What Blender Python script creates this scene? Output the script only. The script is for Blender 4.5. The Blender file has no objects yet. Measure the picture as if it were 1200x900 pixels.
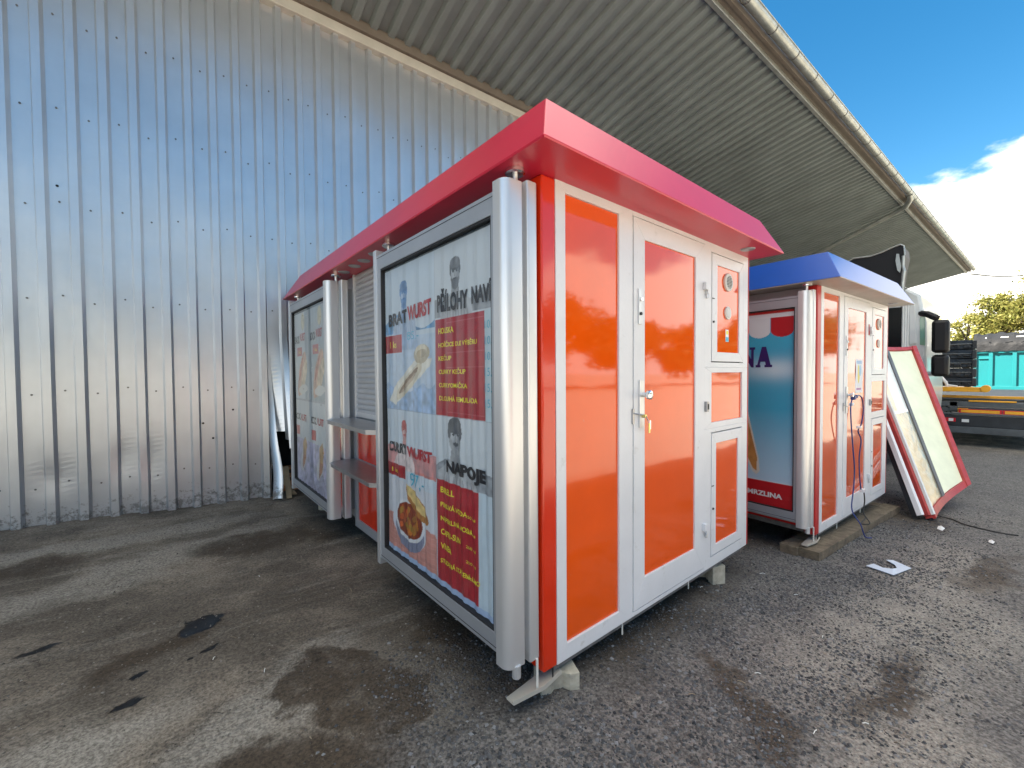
import bpy, bmesh, math, random
import numpy as np
from mathutils import Vector, Matrix
random.seed(7); rng = np.random.RandomState(11)
R = math.radians
scn = bpy.context.scene
col = scn.collection

# ------------------------------------------------------------------ camera
CAM = np.array([-1.4160, -1.3833, 1.3885]); YAW, PIT, ROL, FPX = -0.693178, -0.025286, -0.007135, 494.158
_f = np.array([-math.sin(YAW)*math.cos(PIT), math.cos(YAW)*math.cos(PIT), math.sin(PIT)])
_r = np.array([math.cos(YAW), math.sin(YAW), 0.]); _u = np.cross(_r, _f)
_r2 = math.cos(ROL)*_r + math.sin(ROL)*_u; _u2 = -math.sin(ROL)*_r + math.cos(ROL)*_u
cam_d = bpy.data.cameras.new('camera'); cam = bpy.data.objects.new('camera', cam_d); col.objects.link(cam)
cam.matrix_world = Matrix(((_r2[0], _u2[0], -_f[0], CAM[0]), (_r2[1], _u2[1], -_f[1], CAM[1]), (_r2[2], _u2[2], -_f[2], CAM[2]), (0, 0, 0, 1)))
cam_d.sensor_width = 36; cam_d.lens = 36*FPX/1200; cam_d.clip_start = .02; cam_d.clip_end = 2000
scn.camera = cam
def ray(px, py): return (px-600)/FPX*_r2 + (450-py)/FPX*_u2 + _f
def atx(X, px, py):            # point of the plane x = X seen at that place of the photograph
    d = ray(px, py); return CAM + d*(X-CAM[0])/d[0]
def atd(t, px, py): return CAM + ray(px, py)*t

# ------------------------------------------------------------------ light
SUN_EL, SUN_AZ = R(47), R(50)          # azimuth: from +Y towards -X
w = bpy.data.worlds.new('World'); scn.world = w; w.use_nodes = True
nt = w.node_tree; N = nt.nodes; L = nt.links
bg = N['Background']; bg.inputs['Strength'].default_value = 0.062
sky = N.new('ShaderNodeTexSky'); sky.sky_type = 'NISHITA'; sky.sun_disc = False
sky.sun_elevation = SUN_EL; sky.sun_rotation = -SUN_AZ
sky.air_density = 1.0; sky.dust_density = 0.6; sky.ozone_density = 1.0
tc = N.new('ShaderNodeTexCoord')
sep = N.new('ShaderNodeSeparateXYZ'); L.new(tc.outputs['Generated'], sep.inputs[0])
mp = N.new('ShaderNodeMapping'); mp.inputs['Scale'].default_value = (1, 1, 2.2); mp.inputs['Location'].default_value = (.3, .1, .0)
L.new(tc.outputs['Generated'], mp.inputs[0])
nz = N.new('ShaderNodeTexNoise'); nz.inputs['Scale'].default_value = 2.6; nz.inputs['Detail'].default_value = 9; nz.inputs['Roughness'].default_value = .55
L.new(mp.outputs[0], nz.inputs['Vector'])
# clouds: full near the horizon, thinning upwards; unseen cover overhead added for neutral light
el = N.new('ShaderNodeMapRange'); el.inputs['From Min'].default_value = 0.05; el.inputs['From Max'].default_value = 0.26
el.inputs['To Min'].default_value = .38; el.inputs['To Max'].default_value = -.22
az = N.new('ShaderNodeMapRange'); az.inputs['From Min'].default_value = .2; az.inputs['From Max'].default_value = 1; az.inputs['To Min'].default_value = 0; az.inputs['To Max'].default_value = -.13; L.new(sep.outputs['X'], az.inputs['Value'])
za = N.new('ShaderNodeMath'); za.operation = 'ADD'; L.new(sep.outputs['Z'], za.inputs[0]); L.new(az.outputs[0], za.inputs[1]); L.new(za.outputs[0], el.inputs['Value'])
ad = N.new('ShaderNodeMath'); ad.operation = 'ADD'; L.new(nz.outputs[0], ad.inputs[0]); hi = N.new('ShaderNodeMapRange'); hi.inputs['From Min'].default_value = .56; hi.inputs['From Max'].default_value = .74; hi.inputs['To Min'].default_value = 0; hi.inputs['To Max'].default_value = .34; L.new(sep.outputs['Z'], hi.inputs['Value'])  # cloud cover overhead, out of view, added to light the ground
a2 = N.new('ShaderNodeMath'); a2.operation = 'ADD'; L.new(el.outputs[0], a2.inputs[0]); L.new(hi.outputs[0], a2.inputs[1]); L.new(a2.outputs[0], ad.inputs[1])
cm = N.new('ShaderNodeMapRange'); cm.interpolation_type = 'SMOOTHSTEP'; cm.inputs['From Min'].default_value = .52; cm.inputs['From Max'].default_value = .62
L.new(ad.outputs[0], cm.inputs['Value'])
mix = N.new('ShaderNodeMix'); mix.data_type = 'RGBA'
hs = N.new('ShaderNodeHueSaturation'); hs.inputs['Saturation'].default_value = 1.45; hs.inputs['Hue'].default_value = .492; hs.inputs['Value'].default_value = 1.0
L.new(sky.outputs[0], hs.inputs['Color'])
L.new(cm.outputs[0], mix.inputs['Factor']); L.new(hs.outputs[0], mix.inputs['A']); mix.inputs['B'].default_value = (11.5, 11.4, 11.0, 1)
L.new(mix.outputs['Result'], bg.inputs['Color'])
sd = bpy.data.lights.new('sun', 'SUN'); sd.energy = 5.0; sd.angle = R(.53); sd.color = (1, .94, .85)
so = bpy.data.objects.new('sun', sd); col.objects.link(so)
sdir = Vector((-math.sin(SUN_AZ)*math.cos(SUN_EL), math.cos(SUN_AZ)*math.cos(SUN_EL), math.sin(SUN_EL)))
so.rotation_euler = sdir.to_track_quat('Z', 'Y').to_euler()
scn.view_settings.view_transform = 'Standard'; scn.view_settings.look = 'None'
scn.view_settings.gamma = 1; scn.view_settings.use_curve_mapping = False; scn.view_settings.exposure = 2.08
scn.view_settings.use_white_balance = True; scn.view_settings.white_balance_temperature = 6900; scn.view_settings.white_balance_tint = 10
try:
    scn.cycles.max_bounces = 8; scn.cycles.diffuse_bounces = 4; scn.cycles.glossy_bounces = 4; scn.cycles.transparent_max_bounces = 8
except Exception: pass

# ------------------------------------------------------------------ materials
def mat(name, c, rough=.5, metal=0, bump=0, bscale=30, var=0, vscale=4, spec=.5, coat=0, bstretch=(1, 1, 1), bdetail=4, dirt=None, rvar=0):
    m = bpy.data.materials.new(name); m.use_nodes = True; t = m.node_tree; n = t.nodes; l = t.links; b = n['Principled BSDF']
    b.inputs['Base Color'].default_value = (*c, 1); b.inputs['Roughness'].default_value = rough; b.inputs['Metallic'].default_value = metal
    b.inputs['Specular IOR Level'].default_value = spec; b.inputs['Coat Weight'].default_value = coat; b.inputs['Coat Roughness'].default_value = .03
    co = n.new('ShaderNodeTexCoord')
    if var or rvar:
        a = n.new('ShaderNodeTexNoise'); a.inputs['Scale'].default_value = vscale; a.inputs['Detail'].default_value = 6; a.inputs['Roughness'].default_value = .6
        l.new(co.outputs['Object'], a.inputs['Vector'])
        if var:
            r_ = n.new('ShaderNodeMapRange'); r_.inputs['From Min'].default_value = .3; r_.inputs['From Max'].default_value = .7
            r_.inputs['To Min'].default_value = 1-var; r_.inputs['To Max'].default_value = 1+var
            l.new(a.outputs[0], r_.inputs['Value'])
            h = n.new('ShaderNodeHueSaturation'); h.inputs['Color'].default_value = (*c, 1); l.new(r_.outputs[0], h.inputs['Value']); l.new(h.outputs[0], b.inputs['Base Color'])
            if dirt:
                d = n.new('ShaderNodeTexNoise'); d.inputs['Scale'].default_value = dirt[1]; d.inputs['Detail'].default_value = 8; d.inputs['Roughness'].default_value = .7
                l.new(co.outputs['Object'], d.inputs['Vector'])
                q = n.new('ShaderNodeMapRange'); q.inputs['From Min'].default_value = dirt[2]; q.inputs['From Max'].default_value = dirt[2]+.12; q.inputs['To Max'].default_value = dirt[3]
                l.new(d.outputs[0], q.inputs['Value'])
                x = n.new('ShaderNodeMix'); x.data_type = 'RGBA'; l.new(q.outputs[0], x.inputs['Factor']); l.new(h.outputs[0], x.inputs['A']); x.inputs['B'].default_value = (*dirt[0], 1)
                l.new(x.outputs['Result'], b.inputs['Base Color'])
        if rvar:
            r2 = n.new('ShaderNodeMapRange'); r2.inputs['From Min'].default_value = .3; r2.inputs['From Max'].default_value = .7
            r2.inputs['To Min'].default_value = max(.01, rough-rvar); r2.inputs['To Max'].default_value = rough+rvar
            l.new(a.outputs[0], r2.inputs['Value']); l.new(r2.outputs[0], b.inputs['Roughness'])
    if bump:
        e = n.new('ShaderNodeTexNoise'); e.inputs['Scale'].default_value = bscale; e.inputs['Detail'].default_value = bdetail
        mm = n.new('ShaderNodeMapping'); mm.inputs['Scale'].default_value = bstretch
        l.new(co.outputs['Object'], mm.inputs[0]); l.new(mm.outputs[0], e.inputs['Vector'])
        bp = n.new('ShaderNodeBump'); bp.inputs['Strength'].default_value = 1; bp.inputs['Distance'].default_value = bump
        l.new(e.outputs[0], bp.inputs['Height']); l.new(bp.outputs[0], b.inputs['Normal'])
    return m
M = {}
M['orange'] = mat('orange_panel', (.76, .085, .004), .05, bump=.0022, bscale=2.2, bdetail=1.5, spec=.6, var=.07, vscale=2.2, coat=.1, dirt=((.52, .22, .12), 22, .66, .45))
M['orange_b'] = mat('faded_orange_panel', (.62, .085, .012), .05, bump=.003, bscale=1.8, bdetail=1.5, spec=.6, var=.06, vscale=3, coat=.15)
M['post_red'] = mat('post_red', (.62, .028, .004), .16, bump=.0006, bscale=6, var=.06, coat=.4)
M['side_red'] = mat('side_red', (.45, .02, .02), .3, var=.08)
M['counter_red'] = mat('counter_red', (.60, .028, .006), .12, var=.1, coat=.4)
M['white_alu'] = mat('white_powder_coat', (.66, .67, .69), .33, bump=.0006, bscale=50, var=.06, vscale=2.5, spec=.5, dirt=((.30, .27, .23), 9, .60, .4))
M['alu'] = mat('anodised_aluminium', (.64, .65, .66), .34, metal=.6, var=.03, vscale=3)
M['alu_shade'] = mat('shaded_aluminium_frame', (.40, .425, .46), .4, metal=.55, bump=.0003, bscale=60, var=.07, vscale=3)  # column aluminium again, darkened as the frame faces away from the light
M['chrome'] = mat('chrome', (.75, .75, .76), .14, metal=1)
M['steel'] = mat('stainless_shelf', (.42, .42, .43), .36, metal=.85, var=.12, vscale=8)
M['shutter'] = mat('shutter_slats', (.44, .45, .47), .42, metal=.45, var=.08, vscale=5)
M['black'] = mat('black_gasket', (.012, .012, .013), .55)
M['plastic_w'] = mat('white_plastic', (.62, .61, .56), .4)
M['brass'] = mat('brass', (.68, .55, .2), .3, metal=.9)
M['roof_red'] = mat('roof_red', (.58, .022, .058), .33, bump=.0012, bscale=2, var=.06, vscale=2, spec=.7, dirt=((.25, .02, .03), 9, .68, .4))
M['roof_blue'] = mat('roof_blue', (.0, .075, .40), .30, bump=.001, bscale=2, var=.06, vscale=2, spec=.7)
M['soffit_grey'] = mat('brown_grey_soffit', (.36, .31, .28), .4, var=.2, vscale=3, spec=.4)
M['galv'] = mat('galvanised_steel', (.40, .42, .40), .42, metal=.7, bump=.001, bscale=12, var=.18, vscale=5)
M['concrete'] = mat('paver_concrete', (.42, .39, .31), .9, bump=.006, bscale=70, var=.25, vscale=18)
M['wood'] = mat('weathered_timber', (.15, .118, .08), .9, bump=.012, bscale=8, bstretch=(1, 14, 14), var=.45, vscale=14)
M['wood2'] = mat('old_board', (.30, .24, .16), .85, bump=.004, bscale=10, bstretch=(10, 10, 1), var=.3, vscale=9)
M['brick'] = mat('hollow_brick', (.36, .15, .06), .9, bump=.006, bscale=40, var=.25, vscale=14)
M['dark'] = mat('dark_inside', (.02, .02, .02), .9)
M['skid'] = mat('dirty_skid_steel', (.15, .15, .15), .6, metal=.3, var=.3, vscale=20)
M['cable_blue'] = mat('blue_cable', (.012, .03, .16), .4); M['cable_black'] = mat('black_cable', (.01, .01, .01), .5)
M['paper'] = mat('pale_blue_sheet', (.50, .58, .68), .6, bump=.004, bscale=10)
M['litter'] = mat('white_litter', (.72, .72, .70), .8)
M['truck_white'] = mat('truck_white', (.60, .63, .61), .28, var=.07, vscale=1.5, coat=.5)
M['glass_dark'] = mat('dark_glass', (.006, .008, .008), .04, spec=.8, bump=.001, bscale=2)
M['dark_window'] = mat('dark_cab_window', (.008, .010, .010), .25, spec=.15)
M['glass_green'] = mat('greenish_glass', (.20, .40, .28), .08, spec=.8)
M['blackp'] = mat('black_plastic', (.010, .010, .011), .55, spec=.3, bump=.001, bscale=20)
M['yellow'] = mat('yellow_paint', (.78, .36, .015), .4, var=.15, vscale=5)
M['trail_grey'] = mat('trailer_grey', (.075, .085, .09), .5, var=.35, vscale=4)
M['trail_dark'] = mat('trailer_dark', (.018, .022, .026), .55, var=.4, vscale=4)
M['stack'] = mat('dark_underbody', (.014, .018, .024), .38, metal=.2, bump=.02, bscale=5, var=.4, vscale=4)
M['teal'] = mat('teal_paint', (.003, .19, .21), .5, var=.05, vscale=1)
M['tarp'] = mat('black_tarpaulin', (.014, .015, .017), .62, spec=.3, bump=.08, bscale=1.6, var=.2)
M['lamp_red'] = mat('lamp_red', (.55, .02, .03), .2); M['lamp_white'] = mat('lamp_white', (.75, .75, .75), .2)
M['text_black'] = mat('print_black', (.022, .022, .028), .5); M['text_red'] = mat('print_red', (.42, .025, .035), .5)
M['text_yellow'] = mat('print_yellow', (.82, .72, .05), .5); M['text_cyan'] = mat('marker_cyan', (.06, .42, .58), .5)
M['text_white'] = mat('print_white', (.8, .78, .78), .5); M['text_navy'] = mat('print_navy', (.018, .012, .13), .5)
M['slab_cream'] = mat('cream_insulation_board', (.78, .80, .58), .35, var=.07, vscale=4, bump=.002, bscale=5)
M['slab_white'] = mat('pale_board', (.74, .77, .74), .3, var=.08, vscale=4)
M['foil'] = mat('crumpled_foil', (.80, .70, .52), .32, metal=.92, bump=.035, bscale=9, bstretch=(1, 1, 1), var=.1)
M['slab_red'] = mat('slab_edge_red', (.42, .05, .045), .4, var=.2, vscale=9); M['slab_grey'] = mat('grey_strip', (.10, .11, .12), .5, var=.2)
M['bark'] = mat('bark', (.10, .075, .05), .9, bump=.03, bscale=12)

def leaf_mat(name, a, b_):
    m = bpy.data.materials.new(name); m.use_nodes = True; t = m.node_tree; n = t.nodes; l = t.links; b = n['Principled BSDF']
    b.inputs['Roughness'].default_value = .6; b.inputs['Specular IOR Level'].default_value = .3
    g = n.new('ShaderNodeNewGeometry'); r_ = n.new('ShaderNodeValToRGB'); l.new(g.outputs['Random Per Island'], r_.inputs[0])
    r_.color_ramp.elements[0].color = (*a, 1); r_.color_ramp.elements[1].color = (*b_, 1); l.new(r_.outputs[0], b.inputs['Base Color'])
    tr = n.new('ShaderNodeBsdfTranslucent'); l.new(r_.outputs[0], tr.inputs['Color']); mx = n.new('ShaderNodeMixShader'); mx.inputs[0].default_value = .3
    l.new(b.outputs[0], mx.inputs[1]); l.new(tr.outputs[0], mx.inputs[2]); l.new(mx.outputs[0], n['Material Output'].inputs[0]); return m
M['leaf'] = leaf_mat('yellow_green_leaves', (.10, .12, .02), (.34, .31, .09)); M['leaf_d'] = leaf_mat('dark_green_leaves', (.035, .065, .012), (.10, .12, .03))

def vcol_mat(name, rough=.45):
    m = bpy.data.materials.new(name); m.use_nodes = True; t = m.node_tree; n = t.nodes; b = n['Principled BSDF']
    a = n.new('ShaderNodeVertexColor'); a.layer_name = 'print'; t.links.new(a.outputs[0], b.inputs['Base Color']); b.inputs['Roughness'].default_value = rough; return m
M['print'] = vcol_mat('printed_sheet')
def glass_mat():
    m = bpy.data.materials.new('display_glass'); m.use_nodes = True; t = m.node_tree; n = t.nodes; l = t.links
    n.remove(n['Principled BSDF'])
    tr = n.new('ShaderNodeBsdfTransparent'); tr.inputs[0].default_value = (.93, .95, .95, 1); gl = n.new('ShaderNodeBsdfGlossy'); gl.inputs['Roughness'].default_value = .02
    lw = n.new('ShaderNodeLayerWeight'); pw = n.new('ShaderNodeMath'); pw.operation = 'POWER'; l.new(lw.outputs['Facing'], pw.inputs[0]); pw.inputs[1].default_value = 5
    lw.inputs['Blend'].default_value = .5; fr = n.new('ShaderNodeMath'); fr.operation = 'MULTIPLY_ADD'; l.new(pw.outputs[0], fr.inputs[0]); fr.inputs[1].default_value = .92; fr.inputs[2].default_value = .07; mx = n.new('ShaderNodeMixShader')
    l.new(fr.outputs[0], mx.inputs[0]); l.new(tr.outputs[0], mx.inputs[1]); l.new(gl.outputs[0], mx.inputs[2]); l.new(mx.outputs[0], n['Material Output'].inputs[0]); return m
M['glass'] = glass_mat()

def wall_mat():
    m = mat('galvanised_sheet', (.56, .59, .62), .33, metal=.85, var=.05, vscale=2.0)
    t = m.node_tree; n = t.nodes; l = t.links; b = n['Principled BSDF']; co = n.new('ShaderNodeTexCoord')
    e = n.new('ShaderNodeTexNoise'); e.inputs['Scale'].default_value = 2.3; e.inputs['Detail'].default_value = 2
    mm = n.new('ShaderNodeMapping'); mm.inputs['Scale'].default_value = (2.4, 1, .8); l.new(co.outputs['Object'], mm.inputs[0]); l.new(mm.outputs[0], e.inputs['Vector'])
    bp = n.new('ShaderNodeBump'); bp.inputs['Distance'].default_value = .0055; bp.inputs['Strength'].default_value = 1; l.new(e.outputs[0], bp.inputs['Height'])
    e2 = n.new('ShaderNodeTexNoise'); e2.inputs['Scale'].default_value = 25; e2.inputs['Detail'].default_value = 1; l.new(co.outputs['Object'], e2.inputs['Vector'])
    b2 = n.new('ShaderNodeBump'); b2.inputs['Distance'].default_value = .0001; l.new(e2.outputs[0], b2.inputs['Height']); l.new(bp.outputs[0], b2.inputs['Normal']); l.new(b2.outputs[0], b.inputs['Normal'])
    # dirt splashed on the lowest part, by height
    sp = n.new('ShaderNodeSeparateXYZ'); l.new(co.outputs['Object'], sp.inputs[0])
    d = n.new('ShaderNodeTexNoise'); d.inputs['Scale'].default_value = 14; d.inputs['Detail'].default_value = 8; d.inputs['Roughness'].default_value = .75; l.new(co.outputs['Object'], d.inputs['Vector'])
    z = n.new('ShaderNodeMapRange'); z.inputs['From Min'].default_value = 0; z.inputs['From Max'].default_value = .55; z.inputs['To Min'].default_value = .16; z.inputs['To Max'].default_value = -.3
    l.new(sp.outputs['Z'], z.inputs['Value']); a = n.new('ShaderNodeMath'); a.operation = 'ADD'; l.new(z.outputs[0], a.inputs[0]); l.new(d.outputs[0], a.inputs[1])
    q = n.new('ShaderNodeMapRange'); q.inputs['From Min'].default_value = .62; q.inputs['From Max'].default_value = .72; q.inputs['To Max'].default_value = .75; l.new(a.outputs[0], q.inputs['Value'])
    x = n.new('ShaderNodeMix'); x.data_type = 'RGBA'; l.new(q.outputs[0], x.inputs['Factor'])
    l.new(b.inputs['Base Color'].links[0].from_socket, x.inputs['A']); x.inputs['B'].default_value = (.12, .11, .09, 1); l.new(x.outputs['Result'], b.inputs['Base Color'])
    i = n.new('ShaderNodeMath'); i.operation = 'MULTIPLY_ADD'; l.new(q.outputs[0], i.inputs[0]); i.inputs[1].default_value = -.8; i.inputs[2].default_value = .82; l.new(i.outputs[0], b.inputs['Metallic'])
    return m
M['wall'] = wall_mat()
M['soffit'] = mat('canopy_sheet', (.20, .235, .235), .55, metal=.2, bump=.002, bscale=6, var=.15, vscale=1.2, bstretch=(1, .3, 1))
M['flash'] = mat('flashing', (.55, .53, .47), .45, metal=.4, var=.08)
M['flash_d'] = mat('brown_trim', (.13, .11, .09), .6, var=.12)

# ------------------------------------------------------------------ mesh helpers
class MB:
    def __init__(s): s.v = []; s.f = []; s.m = []; s.mats = []
    def mi(s, m):
        m = M[m] if isinstance(m, str) else m
        if m not in s.mats: s.mats.append(m)
        return s.mats.index(m)
    def add(s, vs, fs, m):
        k = len(s.v); i = s.mi(m); s.v += [tuple(map(float, v)) for v in vs]; s.f += [tuple(k+a for a in f) for f in fs]; s.m += [i]*len(fs); return s
    def box(s, x0, x1, y0, y1, z0, z1, m):
        vs = [(x, y, z) for z in (z0, z1) for y in (y0, y1) for x in (x0, x1)]
        return s.add(vs, [(0, 2, 3, 1), (4, 5, 7, 6), (0, 1, 5, 4), (2, 6, 7, 3), (0, 4, 6, 2), (1, 3, 7, 5)], m)
    def hexa(s, p, m): return s.add(p, [(0, 3, 2, 1), (4, 5, 6, 7), (0, 1, 5, 4), (1, 2, 6, 5), (2, 3, 7, 6), (3, 0, 4, 7)], m)
    def prism(s, poly, a, b, m, axis='z'):      # poly in the two other axes
        n = len(poly)
        def P(p, t): return {'z': (p[0], p[1], t), 'y': (p[0], t, p[1]), 'x': (t, p[0], p[1])}[axis]
        vs = [P(p, a) for p in poly]+[P(p, b) for p in poly]
        return s.add(vs, [tuple(range(n-1, -1, -1)), tuple(range(n, 2*n))]+[(i, (i+1) % n, n+(i+1) % n, n+i) for i in range(n)], m)
    def ring(s, a0, a1, b0, b1, ha0, ha1, hb0, hb1, t0, t1, m, plane='xz'):   # mitred frame; a,b in plane, t the third axis
        O = [(a0, b0), (a1, b0), (a1, b1), (a0, b1)]; I = [(ha0, hb0), (ha1, hb0), (ha1, hb1), (ha0, hb1)]
        def P(p, t): return (p[0], t, p[1]) if plane == 'xz' else ((t, p[0], p[1]) if plane == 'yz' else (p[0], p[1], t))
        for i in range(4):
            j = (i+1) % 4; q = [O[i], O[j], I[j], I[i]]
            s.hexa([P(p, t0) for p in q]+[P(p, t1) for p in q], m)
        return s
    def tube(s, pts, r, m, n=8, caps=True):
        pts = [Vector(p) for p in pts]; rs = r if isinstance(r, (list, tuple)) else [r]*len(pts); vs = []; fs = []; up = None
        for i, p in enumerate(pts):
            d = (pts[min(i+1, len(pts)-1)]-pts[max(i-1, 0)]).normalized()
            if up is None: up = d.orthogonal().normalized()
            up = (up-d*up.dot(d)).normalized(); q = d.cross(up)
            for k in range(n):
                a = 2*math.pi*k/n; vs.append(p+(up*math.cos(a)+q*math.sin(a))*rs[i])
        for i in range(len(pts)-1):
            for k in range(n): fs.append((i*n+k, i*n+(k+1) % n, (i+1)*n+(k+1) % n, (i+1)*n+k))
        if caps: fs += [tuple(range(n-1, -1, -1)), tuple(range((len(pts)-1)*n, len(pts)*n))]
        return s.add(vs, fs, m)
    def build(s, name, parent=None, bevel=0, smooth=False, loc=None, rot=None):
        me = bpy.data.meshes.new(name); me.from_pydata(s.v, [], s.f); me.update()
        for m in s.mats: me.materials.append(m)
        me.polygons.foreach_set('material_index', s.m)
        bm = bmesh.new(); bm.from_mesh(me); bmesh.ops.recalc_face_normals(bm, faces=bm.faces); bm.to_mesh(me); bm.free()
        if smooth:
            me.polygons.foreach_set('use_smooth', [True]*len(me.polygons))
            try: me.set_sharp_from_angle(angle=R(35))
            except Exception: pass
        o = bpy.data.objects.new(name, me); col.objects.link(o)
        if parent: o.parent = parent
        if loc is not None: o.location = loc
        if rot is not None: o.rotation_euler = rot
        if bevel:
            b = o.modifiers.new('bevel', 'BEVEL'); b.width = bevel; b.segments = 2; b.limit_method = 'ANGLE'; b.angle_limit = R(50); b.harden_normals = False
        return o
def tag(o, label=None, cat=None, group=None, kind=None):
    for k, v in (('label', label), ('category', cat), ('group', group), ('kind', kind)):
        if v: o[k] = v
    return o
def thing(name, loc, label, cat, group=None, rz=0):
    o = bpy.data.objects.new(name, None); col.objects.link(o); o.location = loc; o.rotation_euler = (0, 0, rz); o.empty_display_size = .1
    return tag(o, label, cat, group)
def gz(x, y=0):                                   # ground height
    x = np.asarray(x, float); z = -.14-.04*np.clip(x, -3.2, 7.5)
    return z-np.where(x > 7.5, .01*np.clip(x-7.5, 0, 1), 0)
def gzf(x, y=0): return float(gz(x, y))

# flat lettering -> triangles in (u, v)
_tc = {}
def text_tris(s, bold=.02):
    k = (s, bold)
    if k in _tc: return _tc[k]
    cu = bpy.data.curves.new('t', 'FONT'); cu.body = s; cu.size = 1; cu.offset = bold; cu.resolution_u = 3
    o = bpy.data.objects.new('t', cu); col.objects.link(o); dg = bpy.context.evaluated_depsgraph_get(); dg.update()
    me = bpy.data.meshes.new_from_object(o.evaluated_get(dg)); bpy.data.objects.remove(o)
    v = np.array([p.co[:2] for p in me.vertices]) if len(me.vertices) else np.zeros((0, 2)); f = [tuple(p.vertices) for p in me.polygons]
    bpy.data.meshes.remove(me); _tc[k] = (v, f); return v, f
def put_text(mb, s, u0, u1, v0, v1, m, mapf, bold=.03, shear=0, slope=0):   # fitted in the box u0..u1, v0..v1
    v, f = text_tris(s, bold)
    if not len(v): return
    a = (v-v.min(0))/(v.max(0)-v.min(0)); u = u0+a[:, 0]*(u1-u0); vv = v0+a[:, 1]*(v1-v0)+slope*(a[:, 0])
    mb.add([mapf(x, y) for x, y in zip(u+shear*a[:, 1]*(v1-v0), vv)], f, m)
# ------------------------------------------------------------------ numpy print painting
class Paint:
    def __init__(s, w, h, nx, ny, bgc):
        s.w, s.h, s.nx, s.ny = w, h, nx, ny; s.U, s.V = np.meshgrid(np.linspace(0, w, nx), np.linspace(0, h, ny))
        s.C = np.zeros((ny, nx, 3))+np.array(bgc)
        g = rng.rand(ny//6+3, nx//6+3); yy = np.linspace(0, g.shape[0]-1.01, ny); xx = np.linspace(0, g.shape[1]-1.01, nx)
        yi, xi = yy.astype(int), xx.astype(int); fy, fx = (yy-yi)[:, None], (xx-xi)[None]
        s.NZ = (g[yi][:, xi]*(1-fy)*(1-fx)+g[yi+1][:, xi]*fy*(1-fx)+g[yi][:, xi+1]*(1-fy)*fx+g[yi+1][:, xi+1]*fy*fx)
    def put(s, mask, c, a=1.0, noise=0):
        mask = np.asarray(mask, float)[..., None]*a; cc = np.array(c, float)*(1+noise*(s.NZ[..., None]-.5)*2); s.C = s.C*(1-mask)+cc*mask
    def rect(s, u0, u1, v0, v1): return (s.U >= u0) & (s.U <= u1) & (s.V >= v0) & (s.V <= v1)
    def ell(s, u, v, ru, rv, ang=0):
        c_, s_ = math.cos(ang), math.sin(ang); du, dv = s.U-u, s.V-v; return ((du*c_+dv*s_)/ru)**2+((-du*s_+dv*c_)/rv)**2 <= 1
    def poly(s, pts):
        ins = np.zeros(s.U.shape, bool); n = len(pts)
        for i in range(n):
            x0, y0 = pts[i]; x1, y1 = pts[(i+1) % n]
            if y0 == y1: continue
            c = ((y0 > s.V) != (y1 > s.V)) & (s.U < (x1-x0)*(s.V-y0)/(y1-y0)+x0); ins ^= c
        return ins
    def mesh(s, mapf, name, parent):
        me = bpy.data.meshes.new(name); vs = np.array([mapf(u, v) for u, v in zip(s.U.ravel(), s.V.ravel())])
        i = np.arange(s.nx*s.ny).reshape(s.ny, s.nx); q = np.stack([i[:-1, :-1], i[:-1, 1:], i[1:, 1:], i[1:, :-1]], -1).reshape(-1, 4)
        me.from_pydata(vs.tolist(), [], q.tolist()); at = me.color_attributes.new('print', 'FLOAT_COLOR', 'POINT')
        at.data.foreach_set('color', np.concatenate([np.clip(s.C, 0, 1).reshape(-1, 3), np.ones((s.nx*s.ny, 1))], 1).ravel().astype(np.float32))
        me.materials.append(M['print']); me.polygons.foreach_set('use_smooth', [True]*len(me.polygons)); me.update()
        o = bpy.data.objects.new(name, me); col.objects.link(o); o.parent = parent; return o
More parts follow.
